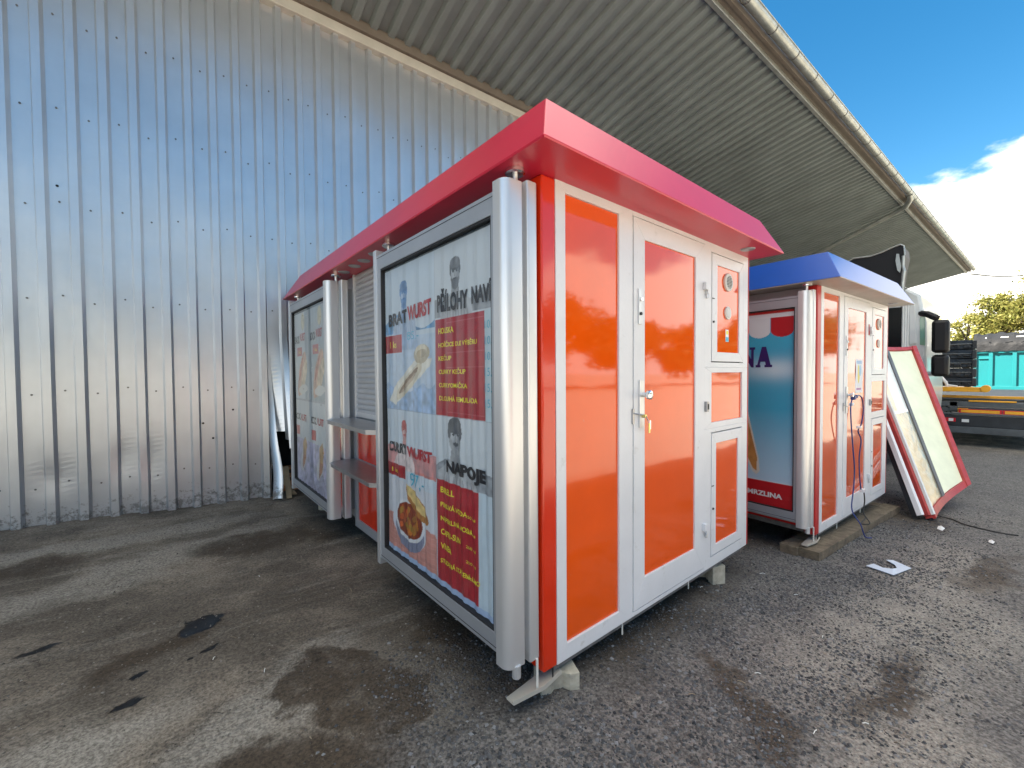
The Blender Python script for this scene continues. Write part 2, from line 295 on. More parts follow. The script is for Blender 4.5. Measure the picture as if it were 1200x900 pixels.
def portrait(P, u, v, k, tone, cap=False, beard=False, coat=True):
    """a printed half-length of a man; u,v = chin, k = head width"""
    T = lambda g: np.array(tone[0])*(1-g)+np.array(tone[1])*g
    if coat:
        P.put(P.poly([(u-2.0*k, v-3.2*k), (u-1.7*k, v-1.1*k), (u-.5*k, v-.35*k), (u+.5*k, v-.35*k), (u+1.7*k, v-1.0*k), (u+2.2*k, v-3.2*k)]), T(.62), 1, .2)
        for q in range(9): P.put(P.poly([(u-1.5*k+q*.38*k, v-3.1*k), (u-1.2*k+q*.30*k, v-1.2*k), (u-1.12*k+q*.30*k, v-1.2*k), (u-1.36*k+q*.38*k, v-3.1*k)]), T(.28), .6)
        P.put(P.poly([(u-.42*k, v-.5*k), (u, v-1.6*k), (u+.42*k, v-.5*k)]), T(.35), 1, .2)
    P.put(P.poly([(u-.36*k, v+.3*k), (u-.46*k, v-.45*k), (u+.46*k, v-.45*k), (u+.36*k, v+.3*k)]), T(.42), 1, .2)
    P.put(P.ell(u, v+.75*k, .52*k, .82*k), T(.5), 1, .2)
    P.put(P.ell(u-.1*k, v+.95*k, .3*k, .5*k), T(.72), .8, .2)
    P.put(P.ell(u+.34*k, v+.65*k, .2*k, .6*k), T(.25), .6)
    P.put(P.ell(u, v+1.38*k, .58*k, .42*k)|P.ell(u-.5*k, v+1.05*k, .12*k, .35*k)|P.ell(u+.5*k, v+1.05*k, .12*k, .35*k), T(.12), 1, .3)
    if cap: P.put(P.ell(u, v+1.45*k, .57*k, .36*k) & (P.V > v+1.15*k), T(.22), 1, .3)
    for s in (-.2, .2): P.put(P.ell(u+s*k, v+.92*k, .12*k, .06*k), T(.05)); P.put(P.ell(u+s*k, v+1.03*k, .17*k, .035*k), T(.1))
    P.put(P.poly([(u-.04*k, v+.95*k), (u-.12*k, v+.58*k), (u+.12*k, v+.56*k), (u+.05*k, v+.95*k)]), T(.4), .8)
    P.put(P.ell(u, v+.46*k, .26*k, .10*k), T(.1))
    P.put(P.ell(u, v+.30*k, .14*k, .04*k), T(.35))
    if beard: P.put(P.poly([(u-.45*k, v+.55*k), (u-.36*k, v-.05*k), (u, v-.25*k), (u+.36*k, v-.05*k), (u+.45*k, v+.55*k), (u, v+.42*k)]), T(.16), .9, .3)

# ------------------------------------------------------------------ ground
def ground_mat():
    m = bpy.data.materials.new('yard_ground'); m.use_nodes = True; t = m.node_tree; n = t.nodes; l = t.links; b = n['Principled BSDF']
    geo = n.new('ShaderNodeNewGeometry'); P = geo.outputs['Position']
    def noise(scale, det=6, rough=.6, stretch=None, rot=0):
        e = n.new('ShaderNodeTexNoise'); e.inputs['Scale'].default_value = scale; e.inputs['Detail'].default_value = det; e.inputs['Roughness'].default_value = rough
        if stretch:
            k = n.new('ShaderNodeMapping'); k.inputs['Scale'].default_value = stretch; k.inputs['Rotation'].default_value = (0, 0, rot); l.new(P, k.inputs[0]); l.new(k.outputs[0], e.inputs['Vector'])
        else: l.new(P, e.inputs['Vector'])
        return e
    def mr(sock, a, c, lo=0, hi=1, sm=True):
        r_ = n.new('ShaderNodeMapRange'); r_.inputs['From Min'].default_value = a; r_.inputs['From Max'].default_value = c; r_.inputs['To Min'].default_value = lo; r_.inputs['To Max'].default_value = hi
        if sm: r_.interpolation_type = 'SMOOTHSTEP'
        l.new(sock, r_.inputs['Value']); return r_.outputs[0]
    def math_(op, a, c):
        k = n.new('ShaderNodeMath'); k.operation = op
        for i, s in enumerate((a, c)):
            if isinstance(s, (int, float)): k.inputs[i].default_value = s
            else: l.new(s, k.inputs[i])
        return k.outputs[0]
    def mixc(f, A, B):
        k = n.new('ShaderNodeMix'); k.data_type = 'RGBA'
        for s, nm in ((f, 'Factor'), (A, 'A'), (B, 'B')):
            if isinstance(s, tuple): k.inputs[nm].default_value = (*s, 1)
            elif isinstance(s, (int, float)): k.inputs[nm].default_value = s
            else: l.new(s, k.inputs[nm])
        return k.outputs['Result']
    # ragged coordinates for stains
    w1 = noise(2.2, 7, .65); sb = n.new('ShaderNodeVectorMath'); sb.operation = 'SUBTRACT'; l.new(w1.outputs['Color'], sb.inputs[0]); sb.inputs[1].default_value = (.5, .5, .5)
    sc = n.new('ShaderNodeVectorMath'); sc.operation = 'SCALE'; sc.inputs['Scale'].default_value = .8; l.new(sb.outputs[0], sc.inputs[0])
    wa = n.new('ShaderNodeVectorMath'); wa.operation = 'ADD'; l.new(P, wa.inputs[0]); l.new(sc.outputs[0], wa.inputs[1]); WP = wa.outputs[0]
    w2 = noise(9, 5, .6); sb2 = n.new('ShaderNodeVectorMath'); sb2.operation = 'SUBTRACT'; l.new(w2.outputs['Color'], sb2.inputs[0]); sb2.inputs[1].default_value = (.5, .5, .5)
    sc2 = n.new('ShaderNodeVectorMath'); sc2.operation = 'SCALE'; sc2.inputs['Scale'].default_value = .12; l.new(sb2.outputs[0], sc2.inputs[0])
    wb = n.new('ShaderNodeVectorMath'); wb.operation = 'ADD'; l.new(P, wb.inputs[0]); l.new(sc2.outputs[0], wb.inputs[1]); WP2 = wb.outputs[0]
    def blob(x, y, rx, ry, ang=0, soft=.5, src=None):
        soft *= .7
        k = n.new('ShaderNodeMapping'); k.vector_type = 'TEXTURE'; k.inputs['Location'].default_value = (x, y, 0); k.inputs['Rotation'].default_value = (0, 0, R(ang)); k.inputs['Scale'].default_value = (rx, ry, 50)
        l.new(src or WP, k.inputs[0]); d = n.new('ShaderNodeVectorMath'); d.operation = 'LENGTH'; l.new(k.outputs[0], d.inputs[0])
        return mr(d.outputs['Value'], 1-soft, 1+soft, 1, 0)
    big = noise(.9, 8, .62); mid = noise(5, 8, .7); fine = noise(70, 6, .75); grit = noise(260, 3, .7)
    streak = noise(3.2, 7, .65, (.35, 2.2, 1), R(28))
    base = mixc(mr(big.outputs[0], .42, .60), (0.095, 0.081, 0.065), (0.203, 0.175, 0.141))
    base = mixc(mr(mid.outputs[0], .38, .68, 0, .6), base, (0.090, 0.079, 0.065))
    base = mixc(mr(streak.outputs[0], .52, .66, 0, .45), base, (0.225, 0.207, 0.179))
    # bare, gravelly part by the kiosk fronts
    gm = None
    for q in ((1.3, -1.2, 2.6, 1.5, 0, .25), (3.8, -.8, 3.0, 1.6, 0, .3), (-.15, -.1, .75, .8, 0, .3), (8, -1, 5, 4, 0, .2)):
        s_ = blob(*q[:4], ang=q[4], soft=q[5]); gm = s_ if gm is None else math_('MAXIMUM', gm, s_)
    grav_n = n.new('ShaderNodeTexVoronoi'); grav_n.inputs['Scale'].default_value = 75; l.new(P, grav_n.inputs['Vector'])
    gcol = mixc(mr(grav_n.outputs['Color'], .1, .9), (0.049, 0.051, 0.053), (0.203, 0.193, 0.184))
    gcol = mixc(mr(fine.outputs[0], .35, .7, 0, .6), gcol, (0.070, 0.069, 0.070))
    base = mixc(math_('MULTIPLY', gm, .85), base, gcol)
    dusty = None                                          # dried pale mud
    for q in ((2.0, -.95, 1.1, .40, -12, .7), (1.1, -1.05, .55, .28, 10, .8), (3.5, -1.0, .9, .28, 0, .8), (-.52, .62, .24, .28, 20, .7), (-1.6, 2.9, 1.2, .20, 28, .8), (-1.05, .75, .5, .16, 35, .8), (-1.7, .95, .35, .14, 20, .8), (-.35, .36, .2, .14, 0, .7), (.21, -.17, .05, .03, 0, .6), (-1.9, 3.7, 1.3, .16, 5, .8)):
        s_ = blob(*q[:4], ang=q[4], soft=q[5]); dusty = s_ if dusty is None else math_('MAXIMUM', dusty, s_)
    base = mixc(math_('MULTIPLY', math_('MULTIPLY', dusty, .75), mr(mid.outputs[0], .25, .6, .45, 1)), base, (0.261, 0.244, 0.213))
    damp_dark = None                                            # dark earth: damp patches, then two spots darkening the ground under the kiosks
    for q in ((-.80, .66, .22, .32, 15, .22), (-.66, .40, .22, .14, 0, .3), (-.72, 2.9, .55, .22, -10, .6), (.62, -.62, .10, .40, -40, .5), (-1.15, .35, .5, .18, -20, .6), (-.25, .70, .28, .16, -40, .6), (-1.5, 1.55, .30, .10, 30, .7), (3.9, -1.25, .6, .14, -8, .6), (1.35, -.98, .35, .09, -8, .7), (-2.4, 3.3, .5, .18, 10, .7), (5.6, -.55, .9, .3, 0, .6), (1, .6, 1.6, .7, 0, .5), (4.3, .6, 1.6, .7, 0, .5)):
        s_ = blob(*q[:4], ang=q[4], soft=q[5]); damp_dark = s_ if damp_dark is None else math_('MAXIMUM', damp_dark, s_)
    base = mixc(math_('MULTIPLY', math_('MULTIPLY', damp_dark, mr(mid.outputs[0], .28, .5, .62, 1)), .92), base, (0.048, 0.035, 0.023))
    far = n.new('ShaderNodeSeparateXYZ'); l.new(WP, far.inputs[0]); base = mixc(mr(far.outputs['Y'], -2.2, -3.6, 0, .85), base, (0.40, 0.37, 0.31))  # yard behind the camera painted paler, to bounce more light onto the kiosks
    oil = None
    for q in ((-1.27, 1.71, .125, .085, 35, .10), (-1.25, 1.40, .045, .022, 35, .15), (-1.34, 1.35, .02, .012, 0, .15), (-1.53, 1.38, .035, .02, 20, .15), (-1.56, 1.14, .06, .022, 30, .3), (-1.95, 1.9, .10, .022, 25, .4)):
        s_ = blob(*q[:4], ang=q[4], soft=q[5], src=WP2); oil = s_ if oil is None else math_('MAXIMUM', oil, s_)
    base = mixc(oil, base, (.006, .006, .0065))
    fk = noise(34, 4, .75); fk2 = noise(15, 7, .8)
    base = mixc(math_('MULTIPLY', mr(fk.outputs[0], .64, .72, 0, .7), math_('SUBTRACT', 1, oil)), base, (0.234, 0.221, 0.204))
    base = mixc(mr(fk2.outputs[0], .58, .68, 0, .55), base, (0.042, 0.035, 0.027))
    ck = n.new('ShaderNodeTexVoronoi'); ck.feature = 'DISTANCE_TO_EDGE'; ck.inputs['Scale'].default_value = .9; l.new(WP, ck.inputs['Vector'])
    base = mixc(mr(ck.outputs['Distance'], .0, .006, .6, 0), base, (0.030, 0.027, 0.024))
    f2 = mr(fine.outputs[0], .3, .7, .48, 1.75); h = n.new('ShaderNodeHueSaturation'); l.new(base, h.inputs['Color']); l.new(f2, h.inputs['Value'])
    l.new(h.outputs[0], b.inputs['Base Color'])
    l.new(math_('SUBTRACT', mr(mid.outputs[0], .3, .7, .8, .98), math_('ADD', math_('MULTIPLY', oil, .30), math_('MULTIPLY', damp_dark, .18))), b.inputs['Roughness'])
    b.inputs['Specular IOR Level'].default_value = .35
    # relief
    hgt = math_('MULTIPLY', mid.outputs[0], .022)
    hgt = math_('ADD', hgt, math_('MULTIPLY', streak.outputs[0], .018))
    hgt = math_('ADD', hgt, math_('MULTIPLY', fine.outputs[0], .006))
    hgt = math_('ADD', hgt, math_('MULTIPLY', grit.outputs[0], .0025))
    wv = n.new('ShaderNodeTexWave'); wv.wave_type = 'RINGS'; wv.inputs['Scale'].default_value = 4.2; wv.inputs['Distortion'].default_value = 3.5; wv.inputs['Detail'].default_value = 3
    kk = n.new('ShaderNodeMapping'); kk.inputs['Location'].default_value = (.7, -1.4, 0); l.new(P, kk.inputs[0]); l.new(kk.outputs[0], wv.inputs['Vector'])
    hgt = math_('ADD', hgt, math_('MULTIPLY', math_('MULTIPLY', wv.outputs['Fac'], blob(-.55, 1.5, .6, .5, 0, .5)), .010))
    for (cx, cy, an, ln, wd, px_) in ((-1.0, .95, 32, 1.3, .11, 30), (-1.7, 1.9, 24, 1.2, .11, 30), (1.9, -1.05, -10, 1.6, .12, 26)):
        kq = n.new('ShaderNodeMapping'); kq.vector_type = 'TEXTURE'; kq.inputs['Location'].default_value = (cx, cy, 0); kq.inputs['Rotation'].default_value = (0, 0, R(an)); l.new(WP2, kq.inputs[0])
        tw = n.new('ShaderNodeTexWave'); tw.bands_direction = 'DIAGONAL'; tw.inputs['Scale'].default_value = 7; tw.inputs['Distortion'].default_value = .8; l.new(kq.outputs[0], tw.inputs['Vector'])
        msk = math_('MULTIPLY', blob(cx, cy, ln, wd, an, .25, src=WP2), mr(mid.outputs[0], .4, .6)); hgt = math_('ADD', hgt, math_('MULTIPLY', math_('MULTIPLY', mr(tw.outputs['Fac'], .35, .6), msk), .012))
    vd = math_('MULTIPLY', grav_n.outputs['Distance'], -.010); hgt = math_('ADD', hgt, math_('MULTIPLY', vd, gm))
    hgt = math_('MULTIPLY', hgt, math_('SUBTRACT', 1, math_('MULTIPLY', oil, .92)))
    bp = n.new('ShaderNodeBump'); bp.inputs['Strength'].default_value = 1; bp.inputs['Distance'].default_value = 0.6; l.new(hgt, bp.inputs['Height']); l.new(bp.outputs[0], b.inputs['Normal'])
    return m
M['ground'] = ground_mat()
xs = np.unique(np.concatenate([np.linspace(-400, -8, 14), np.arange(-8, -3, .5), np.arange(-3, 9, .06), np.arange(9, 20, .5), np.linspace(20, 500, 16)]))
ys = np.unique(np.concatenate([np.linspace(-400, -8, 14), np.arange(-8, -1.6, .4), np.arange(-1.6, 5, .06), np.arange(5, 12, .5), np.linspace(12, 400, 14)]))
X, Y = np.meshgrid(xs, ys)
Z = gz(X)
def rel(X, Y):
    return .010*np.sin(2.1*X+1.3*Y+1)*np.sin(1.7*Y-.6*X)+.006*np.sin(5.3*X-2.2*Y)*np.sin(4.1*Y+.8*X)+.003*np.sin(11*X+7*Y)*np.sin(9*Y-6*X)
near = np.clip((9-np.abs(X-3))/3, 0, 1)*np.clip((6-np.abs(Y-2))/1, 0, 1)
Z = Z+rel(X, Y)*near
def gh(x, y): return gzf(x)+float(rel(np.array(x), np.array(y)))
i = np.arange(X.size).reshape(X.shape); q = np.stack([i[:-1, :-1], i[:-1, 1:], i[1:, 1:], i[1:, :-1]], -1).reshape(-1, 4)
me = bpy.data.meshes.new('ground'); me.from_pydata(np.stack([X, Y, Z], -1).reshape(-1, 3).tolist(), [], q.tolist()); me.materials.append(M['ground'])
me.polygons.foreach_set('use_smooth', [True]*len(me.polygons)); g_o = bpy.data.objects.new('ground', me); col.objects.link(g_o); tag(g_o, kind='structure')

# ------------------------------------------------------------------ warehouse (wall, canopy, gutter) in its own frame: s along, n across, z
WA = R(-2.0)
wh = thing('warehouse', (0, 0, 0), 'long metal clad warehouse with ribbed silver wall and wide grey canopy over the kiosks', 'warehouse', rz=WA)
D0 = 4.5726; S0, S1 = -24.0, 32.6; PIT_ = .2277; ZT = 5.93; SW = (.0, .0)
def corr_profile():
    """one rib pitch of the wall: wide flat set back, narrow strip forward (toward -n)"""
    return [(0, 0), (.126, 0), (.146, -.062), (.2055, -.062), (.2255, 0)]
def wall_obj():
    off = -.6349-.145
    k0 = int(math.floor((S0-off)/PIT_)); k1 = int(math.ceil((S1-off)/PIT_)); pts = []
    for k in range(k0, k1):
        for s, d in corr_profile(): pts.append((off+k*PIT_+s, d))
    pts.append((off+k1*PIT_, 0))
    z_lo = np.concatenate([[-.45], np.linspace(-.12, 2.6, 55), np.linspace(2.75, ZT, 16)])
    V = []; nz_ = len(z_lo)
    S = np.array([p[0] for p in pts]); Dn = np.array([p[1] for p in pts]); r2 = np.random.RandomState(5)
    dents = [(-1.90, .50, .09, .22, .012), (-1.67, .45, .07, .26, .013), (-2.42, .40, .1, .15, .008)]
    for z in z_lo:
        dd = Dn.copy(); ss = S.copy()
        for (a, b_, ra, rb, dp) in dents: dd = dd+dp*np.exp(-((S-a)/ra)**2-((z-b_)/rb)**2)*(1 if b_ < 1 else np.sign(z-b_)*1.2)
        dd = dd+.004*np.sin(3.1*z+2.3*S)*np.sin(1.7*S+.6)
        # ribs above the foot are knocked about
        ss = ss+.005*np.exp(-((z-.25)/.3)**2)*np.sin(17*S)*np.exp(-((S+1.8)/.5)**2)
        # panel torn loose behind the far end of the orange kiosk
        t = np.clip((S+.60)/.25, 0, 1)*np.clip((1.9-z)/1.7, 0, 1)*np.clip((.6-S)/.2, 0, 1); dd = dd-.34*t**1.5; ss = ss+.05*t
        V += [(a, D0+b_, z) for a, b_ in zip(ss, dd)]
    n_ = len(pts); F = []
    for i in range(nz_-1):
        for j in range(n_-1):
            s = .5*(S[j]+S[j+1]); z = z_lo[i]
            if s > 6.5: continue
            if -.52 < s < .1 and z < .42+.25*math.sin(s*9): continue
            F.append((i*n_+j, i*n_+j+1, (i+1)*n_+j+1, (i+1)*n_+j))
    mb = MB(); mb.add(V, F, 'wall'); return mb.build('wall_cladding', wh)
wall_obj()
SB = 6.5; DB = D0+4.0; ZB = ZT-4*.18
mb = MB(); mb.box(SB-.06, SB, D0-.0, DB, -.6, ZT, 'galv')
pp = []
for k in range(int((S1-SB)/PIT_)):
    for a_, d_ in corr_profile(): pp.append((SB+k*PIT_+a_, DB+d_))
nq = len(pp); mb.add([(x, y, z) for z in (-.6, ZB) for x, y in pp], [(j, j+1, nq+j+1, nq+j) for j in range(nq-1)], 'wall'); mb.build('recessed_cladding', wh)
# bare inside behind the tear, back wall and roof mass of the hall
mb = MB(); mb.box(S0, SB, D0+.35, D0+.5, -.6, ZT, 'dark'); mb.box(SB, S1, DB+.1, DB+.2, -.6, ZT, 'dark'); mb.box(S0, S0+.2, D0+.5, D0+16, -.6, ZT, 'galv'); mb.box(S1-.2, S1, DB+.21, D0+16, -.6, ZT, 'galv'); mb.box(S0, S1, D0+16, D0+16.2, -.6, ZT, 'galv'); mb.build('wall_frame', wh)
mb = MB(); mb.hexa([(S0, DB+.15, 5.4), (S1, DB+.15, 5.4), (S1, D0+16.3, 5.9), (S0, D0+16.3, 5.9), (S0, DB+.15, 5.5), (S1, DB+.15, 5.5), (S1, D0+16.3, 6.0), (S0, D0+16.3, 6.0)], 'galv'); mb.build('roof', wh)
mb = MB(); mb.box(S0, SB, D0-.10, D0+.02, ZT-.005, ZT+.13, 'flash'); mb.build('wall_flashing', wh, bevel=.006)
mb = MB(); mb.box(S0, SB, D0-.15, D0+.0, ZT+.131, ZT+.27, 'flash_d'); mb.build('canopy_angle', wh, bevel=.006)
# canopy soffit, ribs across, rising outwards
NE, ZE = 1.72, 6.72; ZW = ZT+.20; slope = (ZE-ZW)/(D0-NE)
pr = [(0, 0), (.085, 0), (.110, .062), (.225, .062), (.25, 0)]
V = []; F = []; ks = int((S1-S0)/.25)
P_ = [(S0+k*.25+a, b_) for k in range(ks) for a, b_ in pr[:-1]]+[(S0+ks*.25, 0)]
for (nn, zz) in ((D0-.02, ZW), (NE, ZE)): V += [(a, nn, zz+b_) for a, b_ in P_]
n_ = len(P_); F = [(j, j+1, n_+j+1, n_+j) for j in range(n_-1)]
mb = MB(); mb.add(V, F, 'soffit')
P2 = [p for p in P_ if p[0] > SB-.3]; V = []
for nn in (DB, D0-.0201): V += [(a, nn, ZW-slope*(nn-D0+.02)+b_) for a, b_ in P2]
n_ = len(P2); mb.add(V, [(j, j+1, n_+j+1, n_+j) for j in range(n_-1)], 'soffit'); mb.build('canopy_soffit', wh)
SE = S0+ks*.25
mb = MB(); mb.hexa([(S0, NE-.2, ZE+.12), (SE, NE-.2, ZE+.12), (SE, DB+.1, ZW-slope*4.1+.16), (S0, DB+.1, ZW-slope*4.1+.16), (S0, NE-.2, ZE+.15), (SE, NE-.2, ZE+.15), (SE, DB+.1, ZW-slope*4.1+.19), (S0, DB+.1, ZW-slope*4.1+.19)], 'galv'); mb.build('canopy_deck', wh)
mb = MB(); mb.box(S0, SE, NE-.07, NE+.0, ZE-.055, ZE+.06, 'galv'); mb.build('canopy_edge_angle', wh, bevel=.006)
mb = MB(); mb.box(S0, SE, NE-.20, NE-.15, ZE+.0, ZE+.119, 'flash_d'); mb.box(S0, SE, NE-.149, NE-.071, ZE+.02, ZE+.05, 'flash_d'); mb.build('fascia', wh)
# half round gutter with joints
gp = [(NE-.30+.085*math.cos(a), ZE+.115+.085*math.sin(a)) for a in np.linspace(math.pi, 2*math.pi, 9)]; gp += [(x*.93+(NE-.30)*.07, z+.004) for x, z in gp[::-1]]
mb = MB(); mb.prism(gp, S0, SE, 'galv', 'x'); mb.tube([(S0, NE-.388, ZE+.118), (SE, NE-.388, ZE+.118)], .011, 'galv'); gut = mb.build('gutter', wh, smooth=True)
mb = MB()
for k in range(int((SE-S0)/.9)):
    s = S0+.4+k*.9; q2 = [(NE-.30+.091*math.cos(a), ZE+.115+.091*math.sin(a)) for a in np.linspace(math.pi, 2*math.pi, 9)]; q2 += [(x*.97+(NE-.30)*.03, z+.003) for x, z in q2[::-1]]
    mb.prism(q2, s, s+.02, 'skid', 'x')
o = mb.build('gutter_bracket', gut); o['kind'] = 'stuff'
dp = [(16.3, NE-.30, ZE+.06), (16.45, NE-.29, ZE-.05), (16.7, NE-.15, ZE-.16), (17.0, NE+.12, ZE-.19)]
for k in range(1, 9): tt = k/8; dp.append((17.0+.15*k/8*2, NE+.12+(D0-NE-.4)*tt, ZE-.19-(ZE-ZW+.25)*tt))
mb = MB(); mb.tube(dp, .075, 'galv', 12); mb.build('downpipe', wh, smooth=True)
# screws
mb = MB(); off = -.6349-.145
for k in range(-12, 30):
    for j, zz in enumerate((.30, 1.22, 2.14, 3.05, 3.95, 4.85)):
        s = off+k*PIT_+.063+rng.uniform(-.008, .008); z = zz+rng.uniform(-.02, .02)+.035*(k % 2); 
        if s > -.45 and z < 2.2: continue
        c_ = (s, D0-.004, z); mb.tube([c_, (s, D0-.010, z)], .009, 'skid', 7)
o = mb.build('screw', wh); o['kind'] = 'stuff'
for s, z in ((-2.32, 3.25), (-2.46, 2.92), (-.93, .98), (-1.13, .66), (-1.22, .84)): mb = MB(); mb.tube([(s, D0-.003, z), (s, D0-.006, z)], .012, 'black', 8); mb.build('rivet_hole', wh)
# curled torn sheet
mb = MB(); V = []; F = []; nzz, nss = 26, 10
for i_ in range(nzz):
    z = -.10+i_*1.75/(nzz-1); t = (1-i_/(nzz-1))
    for j in range(nss):
        u = j/(nss-1); a = u*2.3*t; rr = .14*t+.01
        s = -.565+.015*math.sin(7*z)*t+u*.03+rr*math.sin(a)*.55; n__ = D0-.035-.25*t**1.6*math.sin(math.pi*min(1, t*1.1)*.5)*(1-.2*u)-rr*(1-math.cos(a))*.5
        V.append((s, n__, z))
F = [(i_*nss+j, i_*nss+j+1, (i_+1)*nss+j+1, (i_+1)*nss+j) for i_ in range(nzz-1) for j in range(nss-1)]
mb.add(V, F, 'wall'); tag(mb.build('torn_sheet', wh, smooth=True), 'curled torn strip of wall sheet')
def wpt(s, n_, z): return (s*math.cos(WA)-n_*math.sin(WA), s*math.sin(WA)+n_*math.cos(WA), z)
mb = MB()
for a in range(3):
    mb.box(-.2, .2, -.08, .08, a*.105, a*.105+.095, 'brick')
    for h in range(4): mb.box(-.18+h*.1, -.12+h*.1, -.082, -.078, a*.105+.02, a*.105+.07, 'dark')
tag(mb.build('brick_pile', loc=wpt(-.28, D0+.22, gzf(-.28)), rot=(0, 0, WA), bevel=.004), 'orange hollow bricks stacked behind the torn foot of the silver wall', 'bricks')
for k, (a, b_, lb) in enumerate((((-.52, D0+.05, .26), (-.33, D0-.22, -.10), 'old grey board leaning in the torn wall gap, nearer the silver wall'), ((-.40, D0-.10, .24), (-.395, D0-.28, -.12), 'short upright pale board next to the far poster case'))):
    p0, p1 = Vector(wpt(*a)), Vector(wpt(*b_)); d = (p1-p0).normalized(); sx = Vector((.03, 0, 0)); sy = d.cross(sx).normalized()*.012
    mb = MB(); mb.hexa([p0-sx-sy, p0+sx-sy, p0+sx+sy, p0-sx+sy, p1-sx-sy, p1+sx-sy, p1+sx+sy, p1-sx+sy], 'wood2')
    tag(mb.build('board', bevel=.003), lb, 'board')

# ------------------------------------------------------------------ kiosks
W_, H_, LEN = 2.166, 2.30, 3.95
def col_poly(x0, x1, y0, y1, rl, rr, side=-1, n=6):
    """plan outline with the two corners of the visible (y = y0) end rounded"""
    p = []
    for k in range(n+1):
        a = math.pi+math.pi/2*k/n; p.append((x0+rl+rl*math.cos(a), y0+rl+rl*math.sin(a)))
    for k in range(n+1):
        a = 1.5*math.pi+math.pi/2*k/n; p.append((x1-rr+rr*math.cos(a), y0+rr+rr*math.sin(a)))
    p += [(x1, y1), (x0, y1)]
    return p
def make_case(parent, y0, y1, poster, cam_end=True):
    """glazed poster case on the long side, x = -.30 .. -.10"""
    mb = MB(); mb.box(-.255, -.04, y0+.04, y1-.04, .15, 2.17, 'alu_shade'); case = mb.build('poster_case', parent)
    mb = MB(); mb.ring(y0, y1, .144, 2.178, y0+.085, y1-.108, .228, 2.082, -.2935, -.2555, 'alu_shade', 'yz')
    mb.ring(y0+.018, y1-.018, .162, 2.160, y0+.021, y1-.021, .165, 2.157, -.2955, -.2930, 'black', 'yz'); mb.build('frame', case, bevel=.0015)
    mb = MB(); mb.ring(y0+.0852, y1-.1082, .2282, 2.0818, y0+.093, y1-.118, .236, 2.070, -.290, -.256, 'black', 'yz'); mb.build('gasket', case)
    for ye, s in ((y0, 1), (y1, -1)):
        mb = MB()
        P1 = [(x, ye+s*(y)) for x, y in col_poly(-.302, -.200, -.022, .06, .045, .008)]; mb.prism(P1, .10, 2.215, 'alu')
        P2 = [(x, ye+s*(y)) for x, y in col_poly(-.169, -.104, -.018, .06, .01, .02)]; mb.prism(P2, .085, 2.235, 'alu')
        mb.prism([(-.2, ye+s*.02), (-.169, ye+s*.02), (-.169, ye+s*.06), (-.2, ye+s*.06)], .11, 2.20, 'chrome')
        mb.build('corner_column', case, bevel=.002, smooth=True)
        mb = MB(); mb.tube([(-.197, ye+s*.03, 2.20), (-.197, ye+s*.03, 2.262)], .012, 'alu', 12); mb.tube([(-.197, ye+s*.03, 2.262), (-.197, ye+s*.03, 2.268), (-.197, ye+s*.03, 2.284)], [.036, .044, .044], 'chrome', 20)
        mb.build('roof_bolt', case, smooth=True)
    mb = MB(); mb.add([(-.2745, y0+.087, .23), (-.2745, y1-.11, .23), (-.2745, y1-.11, 2.08), (-.2745, y0+.087, 2.08)], [(0, 1, 2, 3)], 'glass'); mb.build('glass_pane', case)
    if poster: poster(case, y0+.088, y1-.112, .232, 2.076)
    return case

